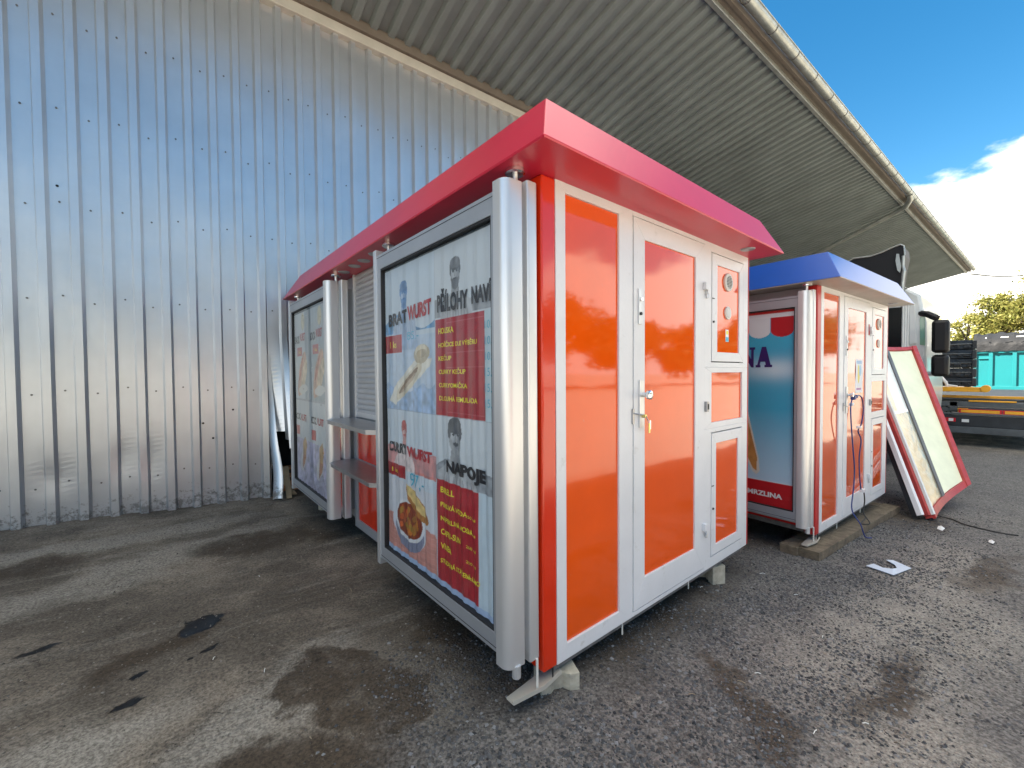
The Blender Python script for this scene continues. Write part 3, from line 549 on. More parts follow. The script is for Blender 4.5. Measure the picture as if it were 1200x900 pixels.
def fold(u, v, a=1): return a*(.0042*math.sin(u*52+1.2*math.sin(v*2.1))+.0022*math.sin(u*113+v*3)+.0012*math.sin(v*17+u*4))*(.55+.45*math.sin(v*2.3+.6))
def menu_poster(case, ya, yb, za, zb):
    w, h = yb-ya, zb-za; XP = -.2635
    # u runs left to right as seen (= -y), v up
    def mp_(lift, a=1): return lambda u, v: (XP-lift+fold(u, v, a), yb-u, za+v)
    P = Paint(w, h, 300, 460, (.55, .60, .66)); bx = w*.545; wm = h*.505
    P.put(P.rect(0, w, h-.026, h), (.012, .012, .014)); P.put(P.rect(0, .012, 0, h), (.03, .03, .035))
    # four sheets; coordinates v up
    blue = ((.03, .17, .42), (.62, .68, .74)); grey = ((.03, .035, .045), (.66, .69, .73)); red = ((.45, .045, .035), (.74, .66, .64))
    for v_ in range(2):
        top = h-.02 if v_ == 0 else wm
        P.put(P.rect(0, bx, 0 if v_ else wm, top), (.54, .62, .70)); P.put(P.rect(bx, w, 0 if v_ else wm, top), (.55, .60, .65))
    # upper left: sausage sheet in blue
    P.put(P.rect(0, bx, h*.765, h*.845) & (P.V < h*(.80+.03*np.sin(P.U*9))), (.07, .26, .50), .85, .5)
    portrait(P, bx*.42, h*.855, .085, blue, cap=True, beard=True, coat=True)
    P.put(P.rect(0, bx, wm, h*.63) & (P.V < wm+h*.085+.015*np.sin(P.U*40)), (.22, .36, .58), .75, .6)
    P.put(P.rect(0, bx, wm, h*.75), (.36, .50, .70), .45, .2)
    P.put(P.rect(0, bx*.37, h*.70, h*.762), (.38, .02, .03)); P.put(P.ell(bx*.5, wm+h*.075, .06, .02), (.6, .66, .74), .8)
    P.put(P.poly([(bx*.10, wm+h*.03), (bx*.22, wm+h*.015), (bx*.9, wm+h*.145), (bx*.95, wm+h*.17), (bx*.62, wm+h*.165), (bx*.2, wm+h*.08)]), (.70, .68, .62), 1, .1)
    P.put(P.ell(bx*.50, wm+h*.095, .20, .045, .55), (.62, .56, .45), 1, .15); P.put(P.ell(bx*.5, wm+h*.10, .15, .022, .55), (.25, .17, .11), 1, .3)
    P.put(P.ell(bx*.5, wm+h*.093, .12, .012, .55), (.45, .36, .28), .9, .3); P.put(P.ell(bx*.76, wm+h*.185, .095, .055, .1), (.50, .43, .32), 1, .25); P.put(P.ell(bx*.75, wm+h*.195, .075, .035, .1), (.66, .60, .48), 1, .2)
    P.put(P.ell(bx*.76, wm+h*.187, .06, .024, .1), (.38, .30, .20), .7, .4)
    # upper right
    P.put(P.rect(bx, w, h*.79, h*.845) & (P.V < h*(.835+.01*np.sin(P.U*30))), (.20, .21, .23), .8, .6)
    portrait(P, bx+(w-bx)*.38, h*.868, .082, grey, cap=True, beard=True, coat=True)
    P.put(P.rect(bx+.008, w*.925, wm+.004, h*.785), (.36, .018, .032), 1, .12)
    for k in range(7): v = h*.77-k*h*.042; P.put(P.rect(bx+.12, w*.92, v, v+.0025), (.5, .12, .14), .7)
    # lower left: curry
    P.put(P.rect(0, bx, wm*.60, wm*.78) & (P.V < wm*(.735+.02*np.sin(P.U*22))), (.58, .13, .10), .8, .5); P.put(P.rect(0, bx, wm*.62, wm*.98), (.55, .60, .66), .15)
    portrait(P, bx*.40, wm*.80, .070, red, cap=False, beard=False, coat=False)
    P.put(P.poly([(bx*.12, wm*.60), (bx*.3, wm*.74), (bx*.5, wm*.76), (bx*.62, wm*.60)]), (.66, .58, .58), .9, .3)
    P.put(P.rect(0, bx*.40, wm*.535, wm*.625), (.36, .02, .03)); P.put(P.rect(0, bx, 0, wm*.52), (.58, .60, .66))
    P.put(P.rect(0, bx, 0, wm*.34) & (P.V < wm*(.30-.16*(P.U/bx-.5)**2)), (.56, .23, .19), .95, .2)
    for k in range(9): P.put(P.rect(0, bx, wm*(.03+k*.03), wm*(.034+k*.03)), (.66, .36, .31), .6)
    P.put(P.ell(bx*.47, wm*.24, .215, .155), (.55, .58, .66)); P.put(P.ell(bx*.47, wm*.20, .19, .12), (.16, .18, .28), .9); P.put(P.ell(bx*.47, wm*.27, .195, .125), (.66, .68, .72))
    P.put(P.ell(bx*.48, wm*.275, .17, .108), (.20, .03, .012), 1, .3)
    for k in range(26):
        a = rng.uniform(0, 6.3); rr = rng.uniform(0, 1)**.5; P.put(P.ell(bx*.46+.13*rr*math.cos(a), wm*.27+.08*rr*math.sin(a), .03, .018, rng.uniform(0, 3)), (rng.uniform(.3, .62), rng.uniform(.08, .2), .03), .9, .3)
    P.put(P.ell(bx*.63, wm*.405, .165, .055, -.5), (.36, .15, .04), 1, .3); P.put(P.ell(bx*.61, wm*.43, .145, .036, -.5), (.66, .48, .20), 1, .35)
    # lower right: drinks
    P.put(P.rect(bx, w, wm*.62, wm*.78) & (P.V < wm*(.74+.03*np.sin(P.U*17+1)-.12*np.abs(P.U-bx-.2))), (.22, .24, .27), .85, .6)
    portrait(P, bx+(w-bx)*.36, wm*.80, .105, grey, cap=False, beard=False, coat=True)
    P.put(P.rect(bx+.006, w*.875, .018, wm*.628+0*P.U) & (P.V > .018+.10*np.clip((w*.87-P.U), 0, 1)*.18), (.38, .018, .030), 1, .10)
    P.put(P.rect(w*.875, w, 0, wm*.63), (.50, .60, .68), 1, .05); P.put(P.rect(w*.925, w, wm, h*.785), (.50, .62, .68), 1, .05)
    P.put(P.rect(0, w, 0, .035), (.35, .46, .66)); P.put(P.rect(bx-.002, bx+.002, 0, h), (.3, .34, .4), .5); P.put(P.rect(0, w, wm-.002, wm+.002), (.3, .33, .38), .6)
    po = P.mesh(mp_(0), 'menu_poster', case); po['label'] = 'creased snack menu sheets with a sausage, a bowl and three bearded men'
    mb = {k: MB() for k in ('text_black', 'text_red', 'text_yellow', 'text_cyan')}; T = mp_(.0045)
    put_text(mb['text_black'], 'BRAT', bx*.10, bx*.50, h*.792, h*.835, 'text_black', T, .045, slope=.012)
    put_text(mb['text_red'], 'WURST', bx*.51, bx*.95, h*.800, h*.848, 'text_red', T, .045, slope=.012)
    put_text(mb['text_black'], 'PŘÍLOHY', bx+.035, bx+.33, h*.805, h*.872, 'text_black', T, .045, slope=-.01)
    put_text(mb['text_black'], 'NAVÍ', bx+.36, w-.028, h*.808, h*.864, 'text_black', T, .045, slope=-.006)
    put_text(mb['text_black'], 'CURRY', bx*.08, bx*.46, wm*.705, wm*.775, 'text_black', T, .045)
    put_text(mb['text_red'], 'WURST', bx*.47, bx*.92, wm*.700, wm*.770, 'text_red', T, .045)
    put_text(mb['text_black'], 'NAPOJE', bx+.11, w-.085, wm*.665, wm*.755, 'text_black', T, .055)
    for k, (s, wd) in enumerate((('HOUSKA', .15), ('HOŘČICE DLE VÝBĚRU', .36), ('KEČUP', .13), ('CURRY KEČUP', .26), ('CURRYOMÁČKA', .27), ('DLOUHÁ REMULÁDA', .36))):
        v = h*.742-k*h*.0385; put_text(mb['text_yellow'], s, bx+.045, bx+.045+wd, v, v+h*.017, 'text_yellow', T, .02)
    for k, (s, wd) in enumerate((('BIRELL', .13), ('PERLIVÁ VODA', .25), ('NEPERLIVÁ VODA', .30), ('CAPRI-SUN', .19), ('VINEA', .11), ('STUDENÁ STÁČENÁ LIMO', .36))):
        v = wm*.555-k*wm*.082; put_text(mb['text_yellow'], s, bx+.05, bx+.05+wd, v, v+wm*.034, 'text_yellow', T, .02)
        if k: put_text(mb['text_yellow'], '250 ml', w*.785, w*.862, v+.0, v+wm*.015, 'text_yellow', T, .0)
    put_text(mb['text_yellow'], '1 ks', bx*.13, bx*.27, h*.717, h*.740, 'text_yellow', T, .01); put_text(mb['text_yellow'], '1 ks', bx*.14, bx*.28, wm*.565, wm*.595, 'text_yellow', T, .01)
    put_text(mb['text_cyan'], '97,-', bx*.52, bx*.78, wm*.50, wm*.60, 'text_cyan', T, -.005); put_text(mb['text_cyan'], '85,-', bx*.5, bx*.72, h*.735, h*.765, 'text_cyan', T, -.01)
    for k, s in enumerate(('10,-', '10,-', '10,-', '15,-', '15,-', '15,-')):
        v = h*.742-k*h*.0395; put_text(mb['text_cyan'], s, w*.93, w*.992, v-.01, v+h*.018, 'text_cyan', T, -.008)
    for k, b_ in mb.items(): b_.build('lettering', po)
def food_poster(case, ya, yb, za, zb):
    w, h = yb-ya, zb-za
    def mp_(l): return lambda u, v: (-.2635-l+fold(u, v), yb-u, za+v)
    P = Paint(w, h, 170, 280, (.56, .60, .62)); wm = h*.49; mb = {k: MB() for k in ('text_black', 'text_red', 'text_yellow')}; T = mp_(.0045)
    P.put(P.rect(0, w, h-.03, h), (.012, .012, .014))
    for cx in (0, 1):
        u0 = cx*w*.5
        P.put(P.rect(u0+w*.35*(1-cx), u0+w*(.44-.0*cx), wm, h) & (P.NZ > .1), (.10, .17, .22), .45, .5)
        P.put(P.ell(u0+w*.30, h*.93, .07, .09), (.58, .48, .25), .7, .4)
        P.put(P.rect(u0+.12, u0+.32, h*.735, h*.785), (.50, .05, .045), .9, .1)
        P.put(P.ell(u0+w*.24, h*.63, .11, .28, -.6), (.58, .33, .22), .95, .3); P.put(P.ell(u0+w*.30, h*.61, .08, .22, -.6), (.66, .52, .36), .9, .4); P.put(P.ell(u0+w*.22, h*.66, .03, .15, -.6), (.40, .10, .05), .8, .4)
        P.put(P.ell(u0+w*.28, h*.545, .16, .05, .1), (.66, .66, .63), .9)
        P.put(P.rect(u0, u0+w*.5, 0, wm*.52), (.42, .38, .55), .75, .6); P.put(P.rect(u0, u0+w*.5, wm*.98, wm), (.4, .42, .45))
        P.put(P.rect(u0+.02, u0+.2, wm*.56, wm*.67), (.52, .06, .05))
        P.put(P.ell(u0+w*.26, wm*.33, .085, .19, -.45), (.62, .60, .60), .95, .1); P.put(P.ell(u0+w*.28, wm*.34, .055, .17, -.45), (.42, .17, .07), .95, .3); P.put(P.ell(u0+w*.31, wm*.45, .07, .10, -.3), (.50, .30, .12), .95, .4)
        put_text(mb['text_black'], ('BACK', 'BOCK')[cx], u0+.05, u0+.24, h*.81, h*.855, 'text_black', T, .03); put_text(mb['text_red'], 'WURST', u0+.25, u0+.46, h*.82, h*.865, 'text_red', T, .03)
        put_text(mb['text_black'], 'BOCK', u0+.04, u0+.22, wm*.74, wm*.82, 'text_black', T, .03); put_text(mb['text_red'], 'WURST', u0+.23, u0+.46, wm*.74, wm*.82, 'text_red', T, .03)
        put_text(mb['text_yellow'], '1 ks', u0+.17, u0+.27, h*.75, h*.77, 'text_yellow', T, .0)
    po = P.mesh(mp_(0), 'sausage_poster', case)
    for b_ in mb.values(): b_.build('lettering', po)
def ice_poster(case, ya, yb, za, zb):
    w, h = yb-ya, zb-za
    def mp_(l): return lambda u, v: (-.2635-l, yb-u, za+v)
    P = Paint(w, h, 260, 420, (.10, .42, .58)); t = P.V/h
    top = np.clip((t-.62)/.25, 0, 1)[..., None]; bot = np.clip((.50-t)/.4, 0, 1)[..., None]
    P.C = np.array((.035, .38, .58))*(1-top)*(1-bot)+np.array((.02, .33, .55))*top+np.array((.52, .66, .78))*bot
    cl = np.exp(-((t-.70)/.055)**2)*np.clip(1.3-np.abs(P.U/w-.72)*2.2, 0, 1)*(.7+.3*np.sin(P.U*7)); P.put(cl, (.72, .80, .86), .85)
    P.put(np.exp(-((t-.84)/.05)**2), (.03, .42, .62), .6)
    P.put(P.rect(0, w, h*.12, h*.128), (.62, .65, .72)); P.put(P.rect(0, w, 0, h*.122), (.52, .012, .018), 1, .04)
    sw = w/6.2                                                   # striped awning with round scallops
    for k in range(7):
        u0 = w-(k+1)*sw-.02+.0; c = (.46, .012, .020) if k % 2 == 0 else (.66, .66, .70); u0 = w-.012-(k+1)*sw
        P.put(P.rect(u0, u0+sw*.98, h*.895, h) | P.ell(u0+sw*.49, h*.897, sw*.49, .062), c)
    P.put(P.rect(0, w, h*.962, h*.99), (.72, .70, .74)); P.put(P.rect(0, w, h*.985, h), (.5, .03, .03))
    # cornet whose tip runs down behind the neighbour
    P.put(P.poly([(w*.42, h*.52), (w*.70, h*.165), (w*.73, h*.15), (w*.755, h*.17), (w*.745, h*.24), (w*.62, h*.6)]), (.72, .66, .58)); P.put(P.poly([(w*.44, h*.52), (w*.705, h*.18), (w*.73, h*.17), (w*.735, h*.24), (w*.6, h*.6)]), (.52, .24, .07), 1, .25)
    po = P.mesh(mp_(0), 'ice_cream_poster', case)
    mb = MB(); T = mp_(.0022)
    # slab serif capitals, set letter by letter: ZMRZLINA
    G = {'N': [[(0, 0), (.36, 0), (.36, .12), (.27, .12), (.27, .62), (.78, 0), (.93, 0), (.93, .88), (1.02, .88), (1.02, 1), (.66, 1), (.66, .88), (.76, .88), (.76, .42), (.30, 1), (0, 1), (0, .88), (.10, .88), (.10, .12), (0, .12)]],
         'A': [[(-.03, 0), (.30, 0), (.30, .12), (.23, .12), (.265, .25), (.265, .36), (.33, .36), (.46, .78), (.58, .36), (.265, .36), (.265, .25), (.62, .25), (.66, .12), (.58, .12), (.58, 0), (1.05, 0), (1.05, .12), (.96, .12), (.62, 1), (.38, 1), (.07, .12), (-.03, .12)]],
         'I': [[(0, 0), (.5, 0), (.5, .12), (.36, .12), (.36, .88), (.5, .88), (.5, 1), (0, 1), (0, .88), (.13, .88), (.13, .12), (0, .12)]],
         'L': [[(0, 0), (.8, 0), (.8, .32), (.68, .32), (.64, .14), (.36, .14), (.36, .88), (.5, .88), (.5, 1), (0, 1), (0, .88), (.12, .88), (.12, .12), (0, .12)]]}
    ph = .195; u = w-.20
    for ch in 'ANIL':
        gw = {'N': .14, 'A': .135, 'I': .07, 'L': .11}[ch]; u -= gw
        for pl in G[ch]:
            if ch == 'A':
                A_ = [[(-.03, 0), (.30, 0), (.30, .12), (.25, .12), (.30, .27), (.60, .27), (.64, .12), (.56, .12), (.56, 0), (1.06, 0), (1.06, .12), (.96, .12), (.66, 1), (.38, 1), (.08, .12), (-.03, .12)]]
                pts = [(u+x*gw, h*.712+y*ph) for x, y in A_[0]]; mb.add([T(a, b_) for a, b_ in pts], [tuple(range(len(pts)))], 'text_navy')
            else:
                pts = [(u+x*gw, h*.712+y*ph) for x, y in pl]; mb.add([T(a, b_) for a, b_ in pts], [tuple(range(len(pts)))], 'text_navy')
        u -= .012
    mb.build('lettering', po)
    mb = MB(); put_text(mb, 'LAHODNÁ', w*.06, w*.34, h*.048, h*.074, 'text_white', T, .03); put_text(mb, 'TOČENÁ', w*.36, w*.60, h*.046, h*.072, 'text_white', T, .03); put_text(mb, 'ZMRZLINA', w*.62, w*.92, h*.044, h*.070, 'text_white', T, .04); mb.build('lettering', po)

def make_kiosk(loc, rz, label, roof, under, post, panel, posters, group, variant):
    k = thing('snack_kiosk', loc, label, 'kiosk', group, rz)
    mb = MB(); mb.box(.012, W_+.010, .03, 3.93, .02, 2.28, 'side_red'); mb.box(-.05, .0115, .10, 3.93, .06, 2.28, 'alu_shade'); mb.build('body', k)
    mb = MB()                                       # chassis: skids and little feet
    mb.box(.0, W_-.05, .02, .07, -.035, -.004, 'skid'); mb.box(.0, W_, 3.8, 3.86, -.04, -.004, 'skid'); mb.box(.05, .10, .08, 3.79, -.04, -.004, 'skid'); mb.box(W_-.1, W_-.05, .07, 3.79, -.04, -.004, 'skid'); mb.box(.0, W_-.02, .062, 3.78, -.002, .019, 'skid')
    mb.prism([(-.27, .0), (-.10, -.02), (.03, .0), (.06, .05), (-.05, .07), (-.27, .05)], -.056, -.048, 'flash'); mb.prism([(-.27, .0), (-.10, -.02), (.03, .0), (.03, .004), (-.10, -.016), (-.27, .004)], -.048, -.036, 'flash')
    mb.tube([(-.245, .01, .11), (-.245, .01, .055)], .02, 'alu', 10); mb.tube([(-.13, .0, .09), (-.13, .0, -.05)], .006, 'plastic_w'); mb.tube([(-.03, -.0, .0), (-.03, .0, -.05)], .004, 'black')
    mb.tube([(.54, .02, 0), (.54, .02, -.08)], .005, 'plastic_w'); mb.tube([(1.28, .02, 0), (1.28, .02, -.07)], .004, 'plastic_w')
    mb.build('chassis', k)
    # front frame
    mb = MB(); a, b_ = 0.0, .028
    mb.ring(.002, .612, .0, 2.2995, .068, .489, .077, 2.238, a, b_, 'white_alu')
    mb.box(.6125, 1.4525, a, b_, 2.2605, 2.2995, 'white_alu'); mb.box(.6125, 1.4525, a, b_, .0, .0255, 'white_alu')
    mb.ring(1.453, W_, 1.4205, 2.2995, 1.549, 2.084, 1.456, 2.226, a, b_, 'white_alu'); mb.ring(1.453, W_, .991, 1.4200, 1.557, 2.07, 1.031, 1.384, a, b_, 'white_alu'); mb.ring(1.453, W_, 0, .9905, 1.553, 2.071, .073, .960, a, b_, 'white_alu')
    mb.build('front_frame', k, bevel=.0015)
    mb = MB(); mb.box(.60, 2.1, .0285, .0295, .02, 2.27, 'black'); mb.build('gasket', k)
    def pane(x0, x1, z0, z1, m, y=.012): 
        mb = MB(); mb.box(x0+.0005, x1-.0005, y, y+.008, z0+.0005, z1-.0005, m); return mb
    tag(pane(.068, .489, .077, 2.238, panel).build('fixed_panel', k)); tag(pane(1.557, 2.07, 1.031, 1.384, panel).build('middle_panel', k))
    mb = MB(); mb.ring(.618, 1.447, .031, 2.255, .725, 1.319, .198, 2.146, -.004, .024, 'white_alu'); door = mb.build('door', k, bevel=.002)
    pane(.725, 1.319, .198, 2.146, panel, .006).build('door_panel', door)
    mb = MB(); mb.box(.655, .685, -.012, -.0045, 1.66, 1.86, 'alu'); mb.tube([(.67, -.012, 1.80), (.67, -.024, 1.80)], .011, 'chrome', 12); mb.tube([(.67, -.012, 1.72), (.67, -.020, 1.72)], .009, 'black', 12); mb.build('upper_lock', door, bevel=.001)
    mb = MB(); mb.box(.662, .706, -.013, -.0045, 1.075, 1.345, 'alu'); mb.box(.600, .616, -.010, -.0005, 1.10, 1.185, 'steel'); mb.tube([(.606, -.012, 1.16), (.66, -.014, 1.15), (.70, -.02, 1.145)], .004, 'steel'); hp = mb.build('handle_plate', door, bevel=.001)
    mb = MB(); mb.tube([(.690, -.013, 1.262), (.690, -.035, 1.262), (.690, -.050, 1.262), (.690, -.064, 1.262), (.690, -.068, 1.262)], [.013, .013, .026, .026, .018], 'chrome', 20); mb.build('door_knob', hp, smooth=True)
    if variant == 'keys':
        mb = MB(); mb.tube([(.690, -.013, 1.14), (.690, -.035, 1.14)], .010, 'brass', 12); mb.tube([(.69, -.035, 1.14), (.70, -.042, 1.115), (.705, -.045, 1.09)], .003, 'chrome'); mb.box(.698, .712, -.048, -.044, 1.045, 1.10, 'brass'); mb.box(.710, .722, -.046, -.043, 1.065, 1.115, 'chrome'); mb.build('key_bunch', hp)
    for z in (1.965, .317):
        mb = MB(); mb.box(1.415, 1.450, -.028, -.0045, z-.02, z+.03, 'white_alu'); mb.box(1.4505, 1.475, -.024, -.0005, z-.045, z+.02, 'white_alu'); mb.tube([(1.462, -.014, z-.075), (1.462, -.014, z-.046)], .009, 'alu', 10); mb.build('hinge', door, bevel=.002)
    mb = MB(); mb.box(1.452, 1.478, -.022, -.0005, 1.115, 1.185, 'steel'); mb.box(1.458, 1.472, -.026, -.0225, 1.13, 1.17, 'black'); mb.build('socket', k, bevel=.002)
    for nm, x0, x1, z0, z1, g in (('upper_hatch', 1.556, 2.077, 1.463, 2.219, (1.636, 2.003, 1.530, 2.146)), ('lower_hatch', 1.560, 2.064, .080, .953, (1.627, 1.996, .149, .880))):
        mb = MB(); mb.ring(x0, x1, z0, z1, *g, -.003, .024, 'white_alu'); hh = mb.build(nm, k, bevel=.002); pane(g[0], g[1], g[2], g[3], panel, .006).build('hatch_panel', hh)
        zc = (z0+z1)/2; mb = MB(); mb.tube([(x0+.018, -.003, zc-.10), (x0+.018, -.010, zc-.10)], .008, 'black', 10); mb.build('hatch_lock', hh); mb = MB(); mb.box(x0-.001, x0+.030, -.006, -.0032, zc+.06, zc+.066, 'black'); mb.build('latch', hh)
        if nm == 'upper_hatch':
            mb = MB(); c_ = (1.814, 2.047)
            mb.tube([(c_[0], .006, c_[1]), (c_[0], -.006, c_[1]), (c_[0], -.009, c_[1])], [.066, .066, .058], 'plastic_w', 28)
            for r_i in range(-4, 5):
                wv = math.sqrt(max(.0, .045**2-(r_i*.0105)**2)); 
                for c2 in (-1, 1): 
                    xa, xb = (c_[0]-wv, c_[0]-.003) if c2 < 0 else (c_[0]+.003, c_[0]+wv); mb.box(xa, xb, -.0102, -.0091, c_[1]+r_i*.0105-.003, c_[1]+r_i*.0105+.003, 'black')
            mb.build('air_vent', hh)
            mb = MB(); c_ = (1.812, 1.822); mb.tube([(c_[0], .006, c_[1]), (c_[0], -.004, c_[1]), (c_[0], -.006, c_[1])], [.048, .048, .040], 'plastic_w', 24); mb.tube([(c_[0], -.0062, c_[1]), (c_[0], -.0072, c_[1])], .036, 'steel', 24); mb.build('round_cap', hh)
            if variant == 'keys': mb = MB(); mb.box(1.785, 1.835, .0045, .0058, 1.61, 1.70, 'text_white'); mb.box(1.787, 1.833, .0030, .0044, 1.612, 1.645, 'text_cyan'); mb.box(1.795, 1.825, .0030, .0044, 1.665, 1.69, 'text_yellow'); mb.build('sticker', hh)
    if variant == 'notice':
        P = Paint(.24, .36, 60, 90, (.62, .66, .72)); P.put(P.ell(.10, .20, .035, .10, .1), (.62, .52, .10)); P.put(P.ell(.15, .24, .04, .06), (.25, .45, .62)); P.put(P.rect(.02, .22, .02, .07), (.66, .66, .68)); P.put(P.rect(.04, .2, .03, .05), (.30, .10, .30)); P.put(P.rect(.03, .21, .31, .34), (.25, .4, .6))
        P.mesh(lambda u, v: (1.0+u, .0040+.002*math.sin(v*20), 1.27+v), 'notice', door)
        mb = MB(); mb.box(1.395, 1.43, -.0075, -.0045, 1.90, 2.02, 'text_red'); mb.build('sticker', door)
    mb = MB(); mb.box(-.088, .0015, .0, .09, 0, 2.284, post); mb.build('corner_post', k, bevel=.008); mb = MB(); mb.box(W_+.0105, W_+.022, .0, .05, 0.0, 2.284, 'side_red'); mb.build('edge_trim', k, bevel=.002)
    # roof
    x0, x1, y0, y1 = -.285, 2.255, -.222, 4.25; X0, X1, Y0, Y1 = -.142, 2.151, -.088, 4.01; zb_, zt_ = 2.286, 2.55
    mb = MB(); b1 = [(x0, y0, zb_), (x1, y0, zb_), (x1, y1, zb_), (x0, y1, zb_)]; b0 = [(x, y, zb_+.006) for x, y, z in b1]; t1 = [(X0, Y0, zt_), (X1, Y0, zt_), (X1, Y1, zt_), (X0, Y1, zt_)]
    mb.add(b0+t1, [(0, 1, 5, 4), (1, 2, 6, 5), (2, 3, 7, 6), (3, 0, 4, 7), (4, 5, 6, 7), (0, 3, 2, 1)], roof); rf = mb.build('roof', k, bevel=.004)
    mb = MB(); mb.hexa([(x0+.004, y0+.004, zb_-.001), (x1-.004, y0+.004, zb_-.001), (x1-.004, y1-.004, zb_-.001), (x0+.004, y1-.004, zb_-.001)]+[(x, y, z+.005) for x, y, z in b1], under); mb.build('soffit', rf)
    for (sx, sy) in ((-.170, 2.40), (-.170, 2.14), (-.170, 1.93), (-.172, 1.70), (-.165, 1.46), (1.90, -.10)):
        mb = MB(); mb.tube([(sx, sy, zb_-.0015), (sx, sy, zb_-.008)], [.050, .044], 'alu_shade', 24); mb.tube([(sx, sy, zb_-.0081), (sx, sy, zb_-.0100)], .036, 'steel', 20); mb.build('spotlight', rf, smooth=True)
    # long side
    make_case(k, .022, 1.430, posters[0]); make_case(k, 2.507, 3.915, posters[1])
    mb = MB(); nsl = 27; pts = [(-.052, 1.025)]
    for q_ in range(nsl): z = 1.025+q_*1.255/nsl; d = 1.255/nsl; pts += [(-.052, z+.004), (-.060, z+d*.25), (-.062, z+d*.6), (-.055, z+d*.93)]
    pts += [(-.052, 2.284), (-.049, 2.284), (-.049, 1.025)]
    vs = [(x, y, z) for y in (1.40, 2.44) for x, z in pts]; n2 = len(pts); mb.add(vs, [(i_, i_+1, n2+i_+1, n2+i_) for i_ in range(n2-1)], 'shutter'); mb.box(-.066, -.0625, 1.42, 2.44, 1.01, 1.05, 'alu'); mb.build('roller_shutter', k)
    mb = MB(); mb.box(-.075, -.051, 2.441, 2.475, 1.0, 2.284, 'alu'); mb.box(-.06, -.051, 2.4755, 2.50, 0, 2.284, 'alu_shade')
    mb.ring(1.40, 2.50, .0, .985, 1.45, 2.42, .075, .945, -.075, -.0515, 'alu_shade', 'yz'); mb.box(-.0745, -.0517, 1.451, 2.419, .60, .63, 'alu_shade'); mb.build('counter_frame', k, bevel=.002)
    mb = MB(); mb.box(-.064, -.0525, 1.4505, 2.4195, .0755, .5995, 'counter_red'); mb.box(-.064, -.0525, 1.4505, 2.4195, .6305, .9445, 'counter_red'); mb.build('counter_panel', k)
    for z, xo in ((1.0, -.335), (.625, -.315)):
        pl = [(-.0755, 2.49), (xo+.06, 2.49), (xo, 2.42), (xo, 1.53), (xo+.06, 1.462), (-.0755, 1.462)]
        mb = MB(); mb.prism(pl, z-.006, z, 'steel'); mb.prism([(x*.97-.002, 1.976+(y-1.976)*.985) for x, y in pl], z-.034, z-.0065, 'steel'); mb.prism([(xo+.058, 1.4615), (-.076, 1.4615), (-.076, 1.4605), (xo+.058, 1.4605)], z-.034, z, 'plastic_w'); mb.build('counter_shelf', k, bevel=.002)
    return k
A = make_kiosk((0, 0, 0), 0, 'nearest kiosk, orange panels and red roof, sausage menus behind glass', 'roof_red', 'roof_red', 'post_red', 'orange', (menu_poster, food_poster), 'snack kiosks', 'keys')
B = make_kiosk((3.2389, -.2159, -.1161), R(-3.48), 'farther kiosk with blue roof and sky blue ice cream poster', 'roof_blue', 'soffit_grey', 'side_red', 'orange_b', (ice_poster, ice_poster), 'snack kiosks', 'notice')
MB_ = B.matrix_basis
def bpt(x, y, z):
    c_, s_ = math.cos(R(-3.48)), math.sin(R(-3.48)); return Vector((3.2389+c_*x-s_*y, -.2159+s_*x+c_*y, -.1161+z))

# supports -----------------------------------------------------------
def paver(loc, rz, label):
    w, l, h = .10, .165, -gzf(loc[0])-.045+.0
    p = [(-.5, -.5), (-.5, -.25), (-.28, -.12), (-.28, .12), (-.5, .25), (-.5, .5), (.5, .5), (.5, .25), (.28, .12), (.28, -.12), (.5, -.25), (.5, -.5)]
    mb = MB(); mb.prism([(x*.11, y*.20) for x, y in p], 0, 1, 'concrete'); vs = mb.v; zt = -.063; zb = gh(loc[0], loc[1])-.01
    mb.v = [(x, y, z*(zt-zb)) for x, y, z in vs]; o = mb.build('concrete_paver', bevel=.004, loc=(loc[0], loc[1], zb), rot=(0, 0, rz)); return tag(o, label, 'paver', 'pavers propping the nearest kiosk')
paver((.045, .05, 0), R(66), 'pale notched paver under the near corner of the orange kiosk'); paver((1.80, .12, 0), R(-25), 'pale notched paver under the door end beside the gap between kiosks')
paver((.0, 3.6, 0), .3, 'notched paver under the wall end of the orange kiosk, on its poster side'); paver((2.0, 3.6, 0), .3, 'notched paver under the wall end of the orange kiosk, on its far side')
pz = gh(4.2, 0)
mb = MB()
for (x0, x1, y0, y1) in ((-.30, 2.35, -.10, .055), (-.33, 2.30, .058, .20)):
    vs = [bpt(x, y, 0) for x, y in ((x0, y0), (x1, y0), (x1, y1), (x0, y1))]
    mb.hexa([(v.x, v.y, gzf(v.x)-.01) for v in vs]+[(v.x, v.y, gzf(v.x)+.072) for v in vs], 'wood')
tag(mb.build('timber_beam', bevel=.004), 'weathered grey timber beam under the front of the blue roofed kiosk', 'timber')
mb = MB(); vs = [bpt(x, y, 0) for x, y in ((-.2, 3.5), (2.3, 3.5), (2.3, 3.7), (-.2, 3.7))]; mb.hexa([(v.x, v.y, gzf(v.x)-.01) for v in vs]+[(v.x, v.y, -.16) for v in vs], 'wood'); tag(mb.build('timber_beam', bevel=.004), 'timber beam under the wall end of the blue roofed kiosk', 'timber')
